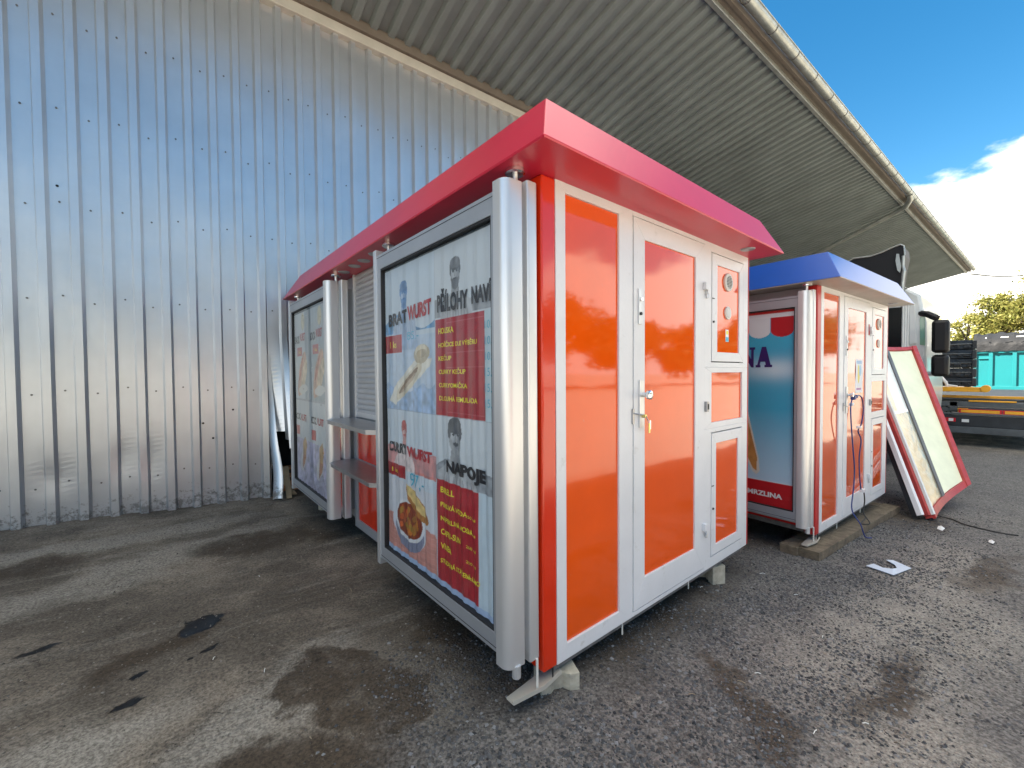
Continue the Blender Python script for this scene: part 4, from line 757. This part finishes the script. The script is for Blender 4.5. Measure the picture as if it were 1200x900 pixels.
# extension cable at the blue kiosk's door
def bz(pts, n=8):
    P = [Vector(p) for p in pts]; out = []
    for i_ in range(len(P)-1):
        p0, p1, p2, p3 = P[max(i_-1, 0)], P[i_], P[i_+1], P[min(i_+2, len(P)-1)]
        for k in range(n):
            t = k/n; out.append(.5*((2*p1)+(-p0+p2)*t+(2*p0-5*p1+4*p2-p3)*t*t+(-p0+3*p1-3*p2+p3)*t**3))
    return out+[P[-1]]
ec = thing('extension_cable', bpt(.7, -.05, 0), 'blue extension cable hanging down the door of the blue roofed kiosk', 'cable')
def cab(name, pts, r, m, par=ec):
    mb = MB(); mb.tube([p-Vector(ec.location) for p in bz([bpt(*q) for q in pts])], r, m, 7); return mb.build(name, par, smooth=True)
cab('cable', [(.70, -.05, 1.22), (.62, -.06, 1.15), (.60, -.07, 1.0), (.70, -.06, .75), (.80, -.05, .5), (.78, -.05, .3), (.70, -.06, .1), (.70, -.13, -.03), (.73, -.16, -.15), (.78, -.2, -.165)], .006, 'cable_blue')
cab('cable', [(.72, -.05, 1.25), (.90, -.07, 1.24), (1.02, -.06, 1.10), (.96, -.06, .95), (.90, -.05, .88), (.96, -.06, .78), (.95, -.05, .6), (.97, -.05, .4), (1.02, -.05, .25)], .006, 'cable_blue')
cab('cable', [(1.08, -.06, .22), (1.15, -.05, .1), (1.12, -.05, -.02), (1.05, -.12, -.10), (1.0, -.06, -.11), (1.2, -.04, -.11), (1.3, -.03, -.11)], .006, 'cable_black')
mb = MB()
for x, z, s_, m_ in ((.72, 1.235, .03, 'cable_blue'), (.78, 1.245, .022, 'cable_blue'), (.66, 1.17, .02, 'lamp_white'), (.90, .92, .02, 'lamp_white'), (1.05, .235, .028, 'lamp_white')):
    c_ = bpt(x, -.055, z)-Vector(ec.location); mb.box(c_.x-s_, c_.x+s_, c_.y-.02, c_.y+.02, c_.z-s_*.7, c_.z+s_*.7, m_)
mb.build('plug', ec, bevel=.006)

# leaning roof-like slab --------------------------------------------------
P0 = Vector(atd(4.92, 1093, 603)); P0.z = max(P0.z, gh(P0.x, P0.y)); P1 = Vector(atd(5.55, 1132, 566)); Q0 = Vector(atd(6.45, 1014, 404)); Q1 = Vector(atd(7.15, 1070, 408))
nrm = (P1-P0).cross(Q0-P0).normalized()
if nrm.dot(Vector(CAM)-P0) < 0: nrm = -nrm
sl = thing('leaning_panel', tuple(P0), 'long red edged panel with cream board and foil, leaning beside the blue roofed kiosk', 'panel')
def sp(u, v, d=0):            # u across (0 left .. 1 right), v along (0 foot .. 1 top), bowed
    p = (P0*(1-u)+P1*u)*(1-v)+(Q0*(1-u)+Q1*u)*v; return p+nrm*(d-.07*(4*u*(1-u)))-P0
def strip(name, u0, u1, v0, v1, d0, d1, m, nu=8, nv=14, par=sl):
    mb = MB(); vs = [sp(u0+(u1-u0)*i_/nu, v0+(v1-v0)*j/nv, d) for d in (d0, d1) for j in range(nv+1) for i_ in range(nu+1)]; K = (nu+1)*(nv+1); fs = []
    for j in range(nv):
        for i_ in range(nu):
            a = j*(nu+1)+i_; fs += [(a, a+nu+1, a+nu+2, a+1), (K+a, K+a+1, K+a+nu+2, K+a+nu+1)]
    for i_ in range(nu): a = i_; c = nv*(nu+1)+i_; fs += [(a, a+1, K+a+1, K+a), (c, K+c, K+c+1, c+1)]
    for j in range(nv): a = j*(nu+1); c = a+nu; fs += [(a, K+a, K+a+nu+1, a+nu+1), (c, c+nu+1, K+c+nu+1, K+c)]
    mb.add(vs, fs, m); return mb.build(name, par, smooth=True)
strip('shell', -.02, 1.02, -.01, 1.01, -.075, -.012, 'slab_red')
strip('edge', .965, 1.03, -.015, 1.015, -.012, .03, 'slab_red', 2); strip('edge', .0, .965, -.018, .018, -.012, .02, 'slab_red'); strip('edge', .0, .965, .985, 1.012, -.012, .02, 'slab_red')
strip('cream_board', .525, .96, .02, .98, -.011, .0, 'slab_cream'); strip('foil_sheet', .02, .465, .02, .52, -.011, .004, 'foil'); strip('foil_sheet', .02, .20, .54, .975, -.011, .004, 'foil'); strip('white_board', .205, .465, .54, .975, -.011, .002, 'slab_white')
strip('grey_strip', .468, .525, .015, .985, .0045, .018, 'slab_grey', 2); strip('joint_strip', .02, .44, .52, .54, .005, .016, 'slab_white')
# deep white rimmed channel along its near edge
mb = MB(); off_v = Vector(atd(4.92, 1077, 604))-P0; off_t = Vector(atd(6.42, 1000, 404))-Q0
def chan(u, v): return (P0*(1-v)+Q0*v)+(off_v*(1-v)+off_t*v)*u-P0
for (ua, ub, m, d) in ((.0, .12, 'slab_white', .03), (.12, .30, 'slab_red', .0), (.30, .82, 'trail_dark', -.05), (.82, 1.02, 'lamp_white', .03)):
    vs = []; nv = 12
    for j in range(nv+1):
        v = j/nv; vs += [chan(ua, v)+nrm*(d-.05), chan(ub, v)+nrm*(d-.05), chan(ub, v)+nrm*d, chan(ua, v)+nrm*d]
    fs = [(0, 1, 2, 3), (4*nv, 4*nv+3, 4*nv+2, 4*nv+1)]
    for j in range(nv):
        for e_ in range(4): a = 4*j+e_; b_ = 4*j+(e_+1) % 4; fs.append((a, a+4, b_+4, b_))
    mb.add(vs, fs, m)
mb.box(-.01, .01, -.01, .01, -.0, .01, 'slab_white')
mb.build('rim_channel', sl)
# trailing wire on the ground
wp = [(5.60, -.75, .06), (5.65, -.85, .0), (5.45, -.98, .0), (5.2, -1.02, 0), (5.2, -1.15, 0), (5.42, -1.29, 0), (5.5, -1.45, 0)]
wp = [(5.55, -.74, .10), (5.72, -.80, .012), (5.70, -.90, .008), (5.58, -1.0, .008), (5.50, -1.12, .008), (5.48, -1.29, .008), (5.52, -1.4, .008)]
mb = MB(); mb.tube(bz([(x, y, gh(x, y)+z) for x, y, z in wp]), .007, 'cable_black', 6); tag(mb.build('loose_wire', smooth=True), 'black wire trailing over the gravel from the leaning panel', 'wire')
# metal scrap behind the blue kiosk
mb = MB()
for q_ in range(9):
    a = Vector((5.75+rng.rand()*.7, .0+rng.rand()*.9, gzf(6)+.03+rng.rand()*.25)); b_ = Vector((5.6+rng.rand()*1.0, -.2+rng.rand()*1.4, gzf(6)+.05+rng.rand()*1.0)); mb.tube([a, b_], .014, ('steel', 'black', 'trail_dark')[q_ % 3], 6)
tag(mb.build('scrap_rods', smooth=True), 'tangle of dark rods lying behind the leaning panel', 'scrap')
# U-shaped sheet and litter
up = [(3.127, -.579), (3.38, -.70), (3.47, -.705), (3.48, -.69)]
o3 = [Vector((3.127, -.579)), Vector((3.055, -.762)), Vector((3.356, -.831)), Vector((3.47, -.70)), Vector((3.40, -.665)), Vector((3.34, -.73)), Vector((3.26, -.755)), Vector((3.18, -.735)), Vector((3.16, -.68)), Vector((3.20, -.615))]
mb = MB(); mb.prism([(p.x, p.y) for p in o3], 0, .004, 'paper'); mb.v = [(x, y, gh(x, y)+.012+z+.006*math.sin(30*x)) for x, y, z in mb.v]; tag(mb.build('u_shaped_sheet'), 'pale blue U shaped offcut lying on the gravel', 'offcut')
for (x, y, s_, lb) in ((5.1, -.86, .05, 'crumpled white scrap nearest the foot of the leaning panel'), (4.92, -1.23, .035, 'small white scrap near the end of the loose wire')):
    vs = [(x+s_*a, y+s_*b_, gh(x, y)+c_*s_) for a, b_, c_ in ((-1, -.3, .1), (0, -.6, .5), (.9, -.2, .1), (.4, .5, .6), (-.5, .6, .2), (.1, .0, .9))]
    mb = MB(); mb.add(vs, [(0, 1, 5), (1, 2, 5), (2, 3, 5), (3, 4, 5), (4, 0, 5), (4, 3, 2, 1, 0)], 'litter'); tag(mb.build('paper_scrap'), lb, 'litter')

# ------------------------------------------------------------------ truck cab
TX = 9.4
def tp(px, py, dx=0): p = atx(TX, px, py); return Vector((p[0]+dx, p[1], p[2]))
yf = tp(1088, 400)[1]; yr = yf+2.3; zr = tp(1064, 331)[2]; z0 = gzf(TX)+.45; XF = TX+2.45
tr = thing('lorry_cab', (TX+1.2, yf+1.1, gzf(TX)), 'white lorry cab with black mirrors parked behind the blue roofed kiosk', 'lorry')
LO = Vector(tr.location)
def tb(mb, name, par=tr, **k): mb.v = [(x-LO.x, y-LO.y, z-LO.z) for x, y, z in mb.v]; return mb.build(name, par, **k)
prof = [(yr, z0), (yf+.06, z0), (yf-.0, z0+.9), (yf+.03, tp(1088, 378)[2]), (yf+.12, tp(1080, 345)[2]), (yf+.35, zr-.06), (yf+.9, zr+.12), (yf+1.4, zr+.2), (yr, zr+.22)]
mb = MB(); mb.prism(prof, TX, XF, 'truck_white', 'x'); body = tb(mb, 'cab_body', bevel=.05, smooth=True)
def side_quad(p, m, name, d=-.012, par=tr):
    mb = MB(); a = [Vector((TX+d, y, z)) for y, z in p]; b_ = [Vector((TX+.01, y, z)) for y, z in p]; n2 = len(p)
    mb.add(a+b_, [tuple(range(n2))]+[(i_, (i_+1) % n2, n2+(i_+1) % n2, n2+i_) for i_ in range(n2)], m); return tb(mb, name, par, bevel=.004)
def yz(px, py): p = tp(px, py); return (p[1], p[2])
side_quad([(yf+1.7, yz(1041, 412)[1]), yz(1057, 412), yz(1057, 360), (yf+1.7, yz(1041, 360)[1])], 'dark_window', 'side_window')
side_quad([yz(1084, 405), yz(1078, 404), yz(1078, 372), yz(1084, 370)], 'glass_green', 'quarter_window')
side_quad([yz(1074, 402), yz(1066, 404), yz(1066, 352), yz(1072, 356)], 'truck_white', 'door_panel', -.03)
side_quad([(yr-.1, z0+.8), (yf+.1, z0+.8), (yf+.1, z0+.85), (yr-.1, z0+.85)], 'trail_grey', 'door_seam', -.006)
for px in (1058.5, 1061.5, 1064): 
    y, _ = yz(px, 380); mb = MB(); mb.tube([(TX-.02, y, yz(px, 418)[1]), (TX-.02, y, yz(px, 352)[1])], .022, 'truck_white' if px != 1061.5 else 'slab_white', 8); tb(mb, 'window_pillar', smooth=True)
mb = MB(); mb.box(TX-.006, TX, yf+.3, yf+2, zr-.12, zr-.10, 'trail_grey'); tb(mb, 'roof_seam')
mb = MB(); mb.box(TX-.05, TX-.012, yf+.15, yf+.33, z0+1.02, z0+1.07, 'chrome'); tb(mb, 'door_handle')
for ya, z_a, z_b, nm in ((yf-.17, yz(1095, 414)[1], yz(1095, 376)[1], 'mirror'), (yf-.17, yz(1095, 441)[1], yz(1095, 416)[1], 'mirror')):
    mb = MB(); hh = (z_b-z_a); 
    mb.prism([(TX-.26, z_a+.05), (TX-.22, z_a), (TX-.02, z_a), (TX+.02, z_a+.05), (TX+.02, z_b-.06), (TX-.03, z_b), (TX-.21, z_b), (TX-.26, z_b-.06)], ya-.11, ya+.11, 'blackp', 'y')
    mi_ = tb(mb, nm, bevel=.05, smooth=True)
mb = MB(); zt1 = yz(1095, 374)[1]; mb.tube([(TX+.05, yf+.12, zt1+.13), (TX-.06, yf+.02, zt1+.10), (TX-.14, yf-.12, zt1-.0)], .055, 'blackp', 8); tb(mb, 'mirror_arm', smooth=True); zt2 = yz(1095, 440)[1]; mb = MB(); mb.tube([(TX+.03, yf+.05, zt2+.02), (TX-.12, yf-.1, zt2+.04)], .045, 'chrome', 8); tb(mb, 'mirror_arm', smooth=True)
for yw in (yf+.55,):
    mb = MB(); c_ = (yw+.45, gzf(TX)+.5); mb.tube([(TX+.02, c_[0], c_[1]), (TX+.32, c_[0], c_[1])], .5, 'blackp', 28); tb(mb, 'wheel', smooth=True)
# raised dark deflector and its hinge arm on the cab
TD = TX-.5
def dz(px, py): p = atx(TD, px, py); return (p[1], p[2])
mb = MB(); pl = [dz(985, 312), dz(1000, 303.5), dz(1020, 301), dz(1033, 296.5), dz(1045, 291), dz(1056, 287), dz(1060, 290), dz(1061, 300), dz(1057, 318), dz(1054, 345), dz(1010, 345)]
mb.prism(pl, TD, TD+.5, 'blackp', 'x'); tb(mb, 'wind_deflector', bevel=.01)
mb = MB(); mb.tube([Vector((TD-.01, *dz(px, py))) for px, py in ((985, 311.5), (1000, 303), (1020, 300.5), (1033, 296), (1045, 290.5), (1055, 286.5), (1059.5, 288.5), (1060.5, 299))], .014, 'galv', 8); mb.tube([Vector((TD-.03, *dz(px, py))) for px, py in ((1059, 300), (1058.5, 312), (1060, 318), (1058, 332), (1058, 352))], .024, 'galv', 8)
mb.prism([dz(1051, 298), dz(1054, 298), dz(1056.5, 312), dz(1055, 320), dz(1052, 317), dz(1050, 306)], TD-.05, TD-.02, 'galv', 'x'); tb(mb, 'hinge_arm', smooth=False)

# ------------------------------------------------------------------ car transporter trailer with its load
XT = 13.6; zg = gzf(XT)
tl = thing('flatbed_trailer', (XT, -1, zg), 'dark trailer with yellow striped tail parked in front of the teal container', 'trailer'); LO2 = Vector(tl.location)
def tlb(mb, name, par=tl, **k): mb.v = [(x-LO2.x, y-LO2.y, z-LO2.z) for x, y, z in mb.v]; return mb.build(name, par, **k)
mb = MB(); mb.box(XT+.5, XT+9, -2.6, .6, .56, .66, 'trail_grey'); mb.box(XT, XT+.5, -3.2, .45, .50, .62, 'trail_grey'); mb.box(XT+.06, XT+9, -2.2, -2.05, .30, .55, 'trail_dark'); mb.box(XT+.06, XT+9, .1, .25, .30, .55, 'trail_dark')
mb.box(XT+.05, XT+.15, -3.2, .42, .36, .48, 'trail_grey'); tlb(mb, 'bed', bevel=.01)
mb = MB(); mb.box(XT-.05, XT+.0, -3.2, .3, .30, .345, 'trail_grey'); mb.box(XT-.03, XT+.03, -3.2, .3, .02, .29, 'trail_dark'); mb.box(XT-.08, XT-.031, -3.2, .3, -.14, .02, 'trail_grey'); tlb(mb, 'rear_bar', bevel=.01)
for k, (ya, yb_) in enumerate(((-.48, -1.10), (-1.18, -1.8), (-1.9, -2.5))):
    mb = MB(); mb.box(XT-.03, XT+.04, yb_-.035, ya+.035, .305+.045, .445, 'lamp_red'); mb.box(XT-.036, XT-.0305, yb_, ya, .345+.018, .430, 'yellow'); tlb(mb, 'striped_marker')
mb = MB(); mb.box(XT-.085, XT-.052, -.40, -.06, .13, .22, 'lamp_red'); mb.box(XT-.088, XT-.0855, -.16, -.09, .14, .21, 'lamp_white'); mb.box(XT-.088, XT-.0855, -.36, -.28, .14, .21, 'lamp_white'); mb.box(XT-.085, XT-.052, -.62, -.50, .13, .20, 'litter'); tlb(mb, 'tail_lamp')
mb = MB(); mb.box(XT+.05, XT+.35, -.85, .6, .86, .97, 'yellow'); mb.tube([(XT+.02, -.87, .94), (XT+.38, -.87, .94)], .085, 'yellow', 14); tlb(mb, 'yellow_ramp', bevel=.01)
mb = MB(); mb.box(XT+.3, XT+.42, -2.4, .5, .68, .76, 'yellow'); mb.box(XT-.01, XT+.06, -1.35, -.6, .625, .66, 'yellow'); mb.box(XT+.2, XT+.28, -2.2, .4, .661, .70, 'trail_grey'); mb.box(XT+.0, XT+.08, -.42, -.28, .40, .62, 'trail_grey'); mb.box(XT+.02, XT+.05, -.60, -.42, .36, .46, 'yellow'); tlb(mb, 'ramp_frame', bevel=.008)
for k in range(3):
    for s_ in (-2.3, .2):
        mb = MB(); mb.tube([(XT+5+k*1.3, s_, zg+.42), (XT+5+k*1.3, s_+.3, zg+.42)], .42, 'blackp', 20); tlb(mb, 'wheel', smooth=True)
# load: stack of dark car floor pans
r3 = np.random.RandomState(3)
for k in range(5):
    mb = MB(); z = .98+k*.235; mb.hexa([(XT+.6, -.66, z), (XT+2.4, -.62, z), (XT+2.4, .9, z), (XT+.6, .9, z), (XT+.62, -.66+r3.rand()*.05, z+.225), (XT+2.4, -.6, z+.225), (XT+2.4, .9, z+.225), (XT+.62, .9, z+.225)], 'stack')
    for q_ in range(7):
        y = -.6+q_*.16+r3.rand()*.05; hh = r3.uniform(.03, .12); mb.box(XT+.52+r3.rand()*.04, XT+.6, y, y+r3.uniform(.05, .13), z+.02+r3.rand()*.04, z+.04+hh, 'stack')
    mb.tube([(XT+.56, -.66, z+.1+r3.rand()*.03), (XT+.54, -.2, z+.12), (XT+.56, .5, z+.1)], .02, 'trail_grey', 6)
    mb.box(XT+.5, XT+.56, -.70, -.62, z, z+.2, 'trail_dark')
    tag(mb.build('scrap_floor_pan', bevel=.012), ('lowest of the dark pressed car floor pans stacked on the trailer', 'second lowest dark floor pan of the stack on the trailer', 'middle dark floor pan of the stack on the trailer', 'second highest dark floor pan of the stack on the trailer', 'topmost dark floor pan of the stack on the trailer')[k], 'car part', 'floor pans stacked on the trailer')
mb = MB(); mb.tube([(XT+.2, .18, .98), (XT+.2, .16, 1.16), (XT+.2, .06, 1.24), (XT+.2, -.10, 1.22), (XT+.2, -.20, 1.08), (XT+.2, -.22, .98)], [.03, .04, .05, .05, .035, .03], 'litter', 10); mb.tube([(XT+.2, -.21, 1.02), (XT+.2, -.40, .98)], .025, 'litter', 8); mb.tube([(XT+.2, .12, 1.09), (XT+.2, -.1, 1.08)], .05, 'trail_grey', 8)
tag(mb.build('white_fitting', smooth=True), 'bent white metal fitting lying on the yellow ramp of the trailer', 'metal part')

# ------------------------------------------------------------------ teal container
XC = 38.0; zg = gzf(XC); y1c = atx(XC, 1141, 430)[1]; y0c = y1c-9
tcn = thing('teal_container', (XC, y1c-4, zg), 'bright teal ribbed container with black tarpaulin behind the trailer', 'container'); LO3 = Vector(tcn.location)
def tcb(mb, name, par=tcn, **k): mb.v = [(x-LO3.x, y-LO3.y, z-LO3.z) for x, y, z in mb.v]; return mb.build(name, par, **k)
zt = atx(XC, 1142, 411.5)[2]
mb = MB(); mb.box(XC, XC+2.5, y0c, y1c, zg+.6, zt, 'teal'); mb.box(XC-.12, XC, y0c, y1c, zt-.16, zt, 'teal'); mb.box(XC-.12, XC, y0c, y1c, zg+.6, zg+.85, 'teal')
yk = [atx(XC, px, 430)[1] for px in (1163.5, 1191.5)]; stp = yk[0]-yk[1]
for k in range(-1, 9):
    y = yk[0]-k*stp
    if y > y1c-.1: continue
    mb.box(XC-.115, XC, y, y+.17, zg+.85, zt-.16, 'teal')
mb.box(XC-.119, XC, y1c-.12, y1c, zg+.85, zt-.16, 'teal')
mb.box(XC-.07, XC, y1c-.66, y1c-.2, zt-.52, zt-.44, 'teal'); tcb(mb, 'hull', bevel=.015)
mb = MB(); V = []; F = []; nx, ny = 10, 60
for j in range(ny+1):
    y = y1c+.05-(y1c+.1-y0c)*j/ny
    for i_ in range(nx+1):
        t = i_/nx
        if t < .35: x = XC-.16; z = zt-.05+t/.35*.55
        else: x = XC-.16+(t-.35)/.65*1.6; z = zt+.5+.65*math.sin((t-.35)/.65*1.4)
        sag = .06*math.sin(j*1.9)+.04*math.sin(j*.7+t*9); V.append((x-.5*abs(sag)+(.25*t if t < .35 else .09), y, z+sag*(.3+t*.6)))
F = [(j*(nx+1)+i_, j*(nx+1)+i_+1, (j+1)*(nx+1)+i_+1, (j+1)*(nx+1)+i_) for j in range(ny) for i_ in range(nx)]
mb.add(V, F, 'tarp'); tcb(mb, 'tarpaulin', smooth=True)
mb = MB()
for k in range(8): mb.tube([(XC-.20, y1c-.5-k*.9, zt+.78), (XC-.30, y1c-.5-k*.6, zt+.78)], .035, 'lamp_white', 8)
o = tcb(mb, 'tarpaulin_hook')
for k in range(3): mb = MB(); mb.tube([(XC+.1, y1c-1.5-k*2.4, zg+.45), (XC+.45, y1c-1.5-k*2.4, zg+.45)], .45, 'blackp', 20); tcb(mb, 'wheel', smooth=True)
# overhead cable from the canopy end
a = Vector((33.6, .45, 6.78)); b_ = Vector(atx(60, 1230, 311))
mb = MB(); pts = [a.lerp(b_, t) - Vector((0, 0, .5*math.sin(math.pi*t))) for t in np.linspace(0, 1, 16)]; mb.tube(pts, .045, 'trail_grey', 6); tag(mb.build('overhead_cable', smooth=True), 'grey overhead cable running off from the far end of the canopy', 'cable')
px_ = b_
mb = MB(); mb.tube([(px_.x, px_.y, -.5), (px_.x, px_.y, px_.z+.3)], [.16, .11], 'concrete', 10); tag(mb.build('cable_pole', smooth=True), 'slim concrete pole holding the far end of the overhead cable', 'pole')

# ------------------------------------------------------------------ trees
def tree(x, y, h, rad, label, group, lm='leaf', n=9000, seed=0, leaf=.20, trunk_h=.28, dens=1.0):
    r_ = np.random.RandomState(seed); zb = gzf(x)
    root = thing('tree', (x, y, zb), label, 'tree', group)
    mb = MB(); th = h*trunk_h; mb.tube([(0, 0, -.1), (.05, 0, th*.6), (.1, .05, th), (.05, .1, h*.62), (0, 0, h*.9)], [h*.03, h*.024, h*.02, h*.012, h*.004], 'bark', 8)
    cen = []
    for k in range(16):
        a = r_.uniform(0, 6.28); zz = r_.uniform(.32, .92); rr = rad*math.sqrt(max(.05, 1-((zz-.55)/.45)**2))*r_.uniform(.35, .95); p = Vector((rr*math.cos(a), rr*math.sin(a), h*zz)); cen.append((p, r_.uniform(.22, .42)*rad))
        b0 = Vector((.07, .05, min(h*zz*.7, h*.7))); mb.tube([b0, b0.lerp(p, .5)+Vector((0, 0, .04*h)), p], [h*.012, h*.007, h*.002], 'bark', 5)
    cen.append((Vector((0, 0, h*.93)), rad*.25)); mb.build('trunk', root, smooth=True)
    k = r_.randint(0, len(cen), n); C_ = np.array([c[0][:] for c in cen])[k]; RR = np.array([c[1] for c in cen])[k]
    d = r_.normal(size=(n, 3)); d /= np.linalg.norm(d, axis=1)[:, None]; rad_ = RR*(r_.rand(n)**.5)*r_.uniform(.7, 1.6, n); c0 = C_+d*rad_[:, None]*np.array([1, 1, .8])
    e1 = r_.normal(size=(n, 3)); e1 /= np.linalg.norm(e1, axis=1)[:, None]; e2 = np.cross(e1, r_.normal(size=(n, 3))); e2 /= np.linalg.norm(e2, axis=1)[:, None]; s_ = leaf*r_.uniform(.5, 1.2, n)[:, None]
    V = np.stack([c0-e1*s_, c0+e2*s_*.45, c0+e1*s_, c0-e2*s_*.45], 1).reshape(-1, 3); F = np.arange(4*n).reshape(-1, 4)
    me = bpy.data.meshes.new('crown'); me.from_pydata(V.tolist(), [], F.tolist()); me.materials.append(M[lm]); o = bpy.data.objects.new('crown', me); col.objects.link(o); o.parent = root
    return root
GT = 'trees beyond the container'
tree(57, 4.4, 7.0, 2.3, 'small sparse tree nearest the lorry mirror', GT, seed=1, n=5000, leaf=.13)
tree(60, 1.9, 7.6, 2.3, 'small thin topped tree between the lorry mirror and the container tarpaulin', GT, seed=2, n=5000, leaf=.13)
tree(58, -.3, 9.0, 2.6, 'taller yellow green tree rising over the left end of the tarpaulin', GT, seed=3, n=9000, leaf=.15)
tree(56, -3.2, 10.8, 3.2, 'tallest yellow green tree at the right edge of the picture', GT, seed=4, n=14000, leaf=.16)
tree(66, 1.0, 7.2, 3.6, 'broad low tree filling in behind the others', GT, seed=5, n=7000, leaf=.17)
# across the yard, seen mirrored in the glossy kiosk panels
GB = 'trees across the yard'
nm_ = ('first', 'second', 'third', 'fourth', 'fifth', 'sixth', 'seventh', 'eighth', 'ninth', 'tenth')
for k in range(10):
    tree(-14+k*9.2+rng.uniform(-1.5, 1.5), -30+rng.uniform(-3, 3), rng.uniform(8, 11.5), rng.uniform(4.4, 5.6), 'dark green tree across the sunny yard, %s of ten facing the warehouse' % nm_[k], GB, 'leaf_d', 4500, 20+k, .5)
# red car across the yard, mirrored too
cr = thing('parked_car', (1.2, -11.5, gzf(1.2)), 'red car parked in the sun across the yard, mirrored in the orange panels', 'car', rz=R(8))
mb = MB(); mb.prism([(-2.1, .3), (2.1, .3), (2.15, .7), (1.9, .9), (1.0, 1.0), (.45, 1.42), (-1.1, 1.45), (-1.8, 1.0), (-2.15, .9)], -.85, .85, 'lamp_red', 'y'); mb.build('body', cr, bevel=.06, smooth=True)
mb = MB(); mb.prism([(.85, 1.02), (.40, 1.36), (-1.05, 1.38), (-1.6, 1.02)], -.86, .86, 'glass_dark', 'y'); mb.build('window', cr)
for x in (-1.35, 1.35):
    for y in (-.78, .78): mb = MB(); mb.tube([(x, y-.1, .32), (x, y+.1, .32)], .32, 'blackp', 20); mb.build('wheel', cr, smooth=True)

# ------------------------------------------------------------------ gravel and grit lying on the ground
def stones(name, n, xr, yr, wfun, s0, s1, cols, seed):
    r_ = np.random.RandomState(seed); x = r_.uniform(*xr, n*3); y = r_.uniform(*yr, n*3); p = wfun(x, y); keep = r_.rand(n*3) < p; x, y = x[keep][:n], y[keep][:n]; n = len(x)
    s_ = s0*(s1/s0)**(r_.rand(n)**2.2); z = gz(x)+rel(x, y)
    base = np.array([(1, 0, 0), (0, 1, 0), (-1, 0, 0), (0, -1, 0), (0, 0, .7), (0, 0, -.5)], float)
    v = base[None]*(1+r_.uniform(-.35, .35, (n, 6, 1)))+r_.uniform(-.18, .18, (n, 6, 3)); a = r_.rand(n)*6.28; c_, s2 = np.cos(a), np.sin(a)
    vx = v[..., 0]*c_[:, None]-v[..., 1]*s2[:, None]; vy = v[..., 0]*s2[:, None]+v[..., 1]*c_[:, None]; V = np.stack([vx*s_[:, None]+x[:, None], vy*s_[:, None]+y[:, None], v[..., 2]*s_[:, None]+z[:, None]+s_[:, None]*.15], -1).reshape(-1, 3)
    f = np.array([(0, 1, 4), (1, 2, 4), (2, 3, 4), (3, 0, 4), (1, 0, 5), (2, 1, 5), (3, 2, 5), (0, 3, 5)]); F = (f[None]+6*np.arange(n)[:, None, None]).reshape(-1, 3)
    me = bpy.data.meshes.new(name); me.from_pydata(V.tolist(), [], F.tolist()); m = bpy.data.materials.new(name); m.use_nodes = True; t = m.node_tree; nn = t.nodes; g = nn.new('ShaderNodeNewGeometry'); rr = nn.new('ShaderNodeValToRGB'); t.links.new(g.outputs['Random Per Island'], rr.inputs[0])
    e_ = rr.color_ramp.elements; e_[0].color = (*cols[0], 1); e_[1].color = (*cols[-1], 1)
    for q_, c in enumerate(cols[1:-1]): el_ = e_.new((q_+1)/(len(cols)-1)); el_.color = (*c, 1)
    t.links.new(rr.outputs[0], nn['Principled BSDF'].inputs['Base Color']); nn['Principled BSDF'].inputs['Roughness'].default_value = .85; me.materials.append(m)
    o = bpy.data.objects.new(name, me); col.objects.link(o); return o
def wg(x, y):
    a = np.exp(-((x-1.0)/1.6)**2-((y+.55)/.7)**2); b_ = np.exp(-((x-3.5)/2.2)**2-((y+.6)/.6)**2)*.8; c_ = np.exp(-((x+.25)/.4)**2-((y-.1)/.5)**2); return np.clip(a+b_+c_, 0, 1)*(.55+.45*np.sin(7*x+3*y)*np.sin(5*y-4*x))
gc = [(.02, .022, .025), (.05, .053, .057), (.10, .105, .112), (.045, .045, .046), (.23, .235, .24)]
tag(stones('gravel', 60000, (-1.0, 7.5), (-1.45, 1.0), wg, .003, .012, gc, 1), 'dark grey crushed gravel scattered in front of the kiosks', 'gravel', kind='stuff')
tag(stones('grit', 16000, (-3.2, 3.0), (-1.3, 4.4), lambda x, y: .25+.5*(np.sin(2.3*x+1.1*y)*np.sin(1.9*y-.7*x) > .2), .0018, .0075, [(.04, .038, .034), (.10, .093, .083), (.26, .24, .21)], 2), 'loose grit and crumbs on the packed dirt of the yard', 'grit', kind='stuff')
mb = MB()
for k in range(60):
    x, y = rng.uniform(-1.6, 2.5), rng.uniform(-1.1, 2.5); a = rng.uniform(0, 6.3); l_ = rng.uniform(.01, .05); z = gh(x, y)+.006
    mb.tube([(x, y, z), (x+l_*math.cos(a)*.5, y+l_*math.sin(a)*.5, z+.004), (x+l_*math.cos(a), y+l_*math.sin(a), z)], .0018, ('wood2', 'wood', 'slab_white')[k % 3], 4)
tag(mb.build('twigs'), 'bits of straw and twig strewn over the ground', 'debris', kind='stuff')
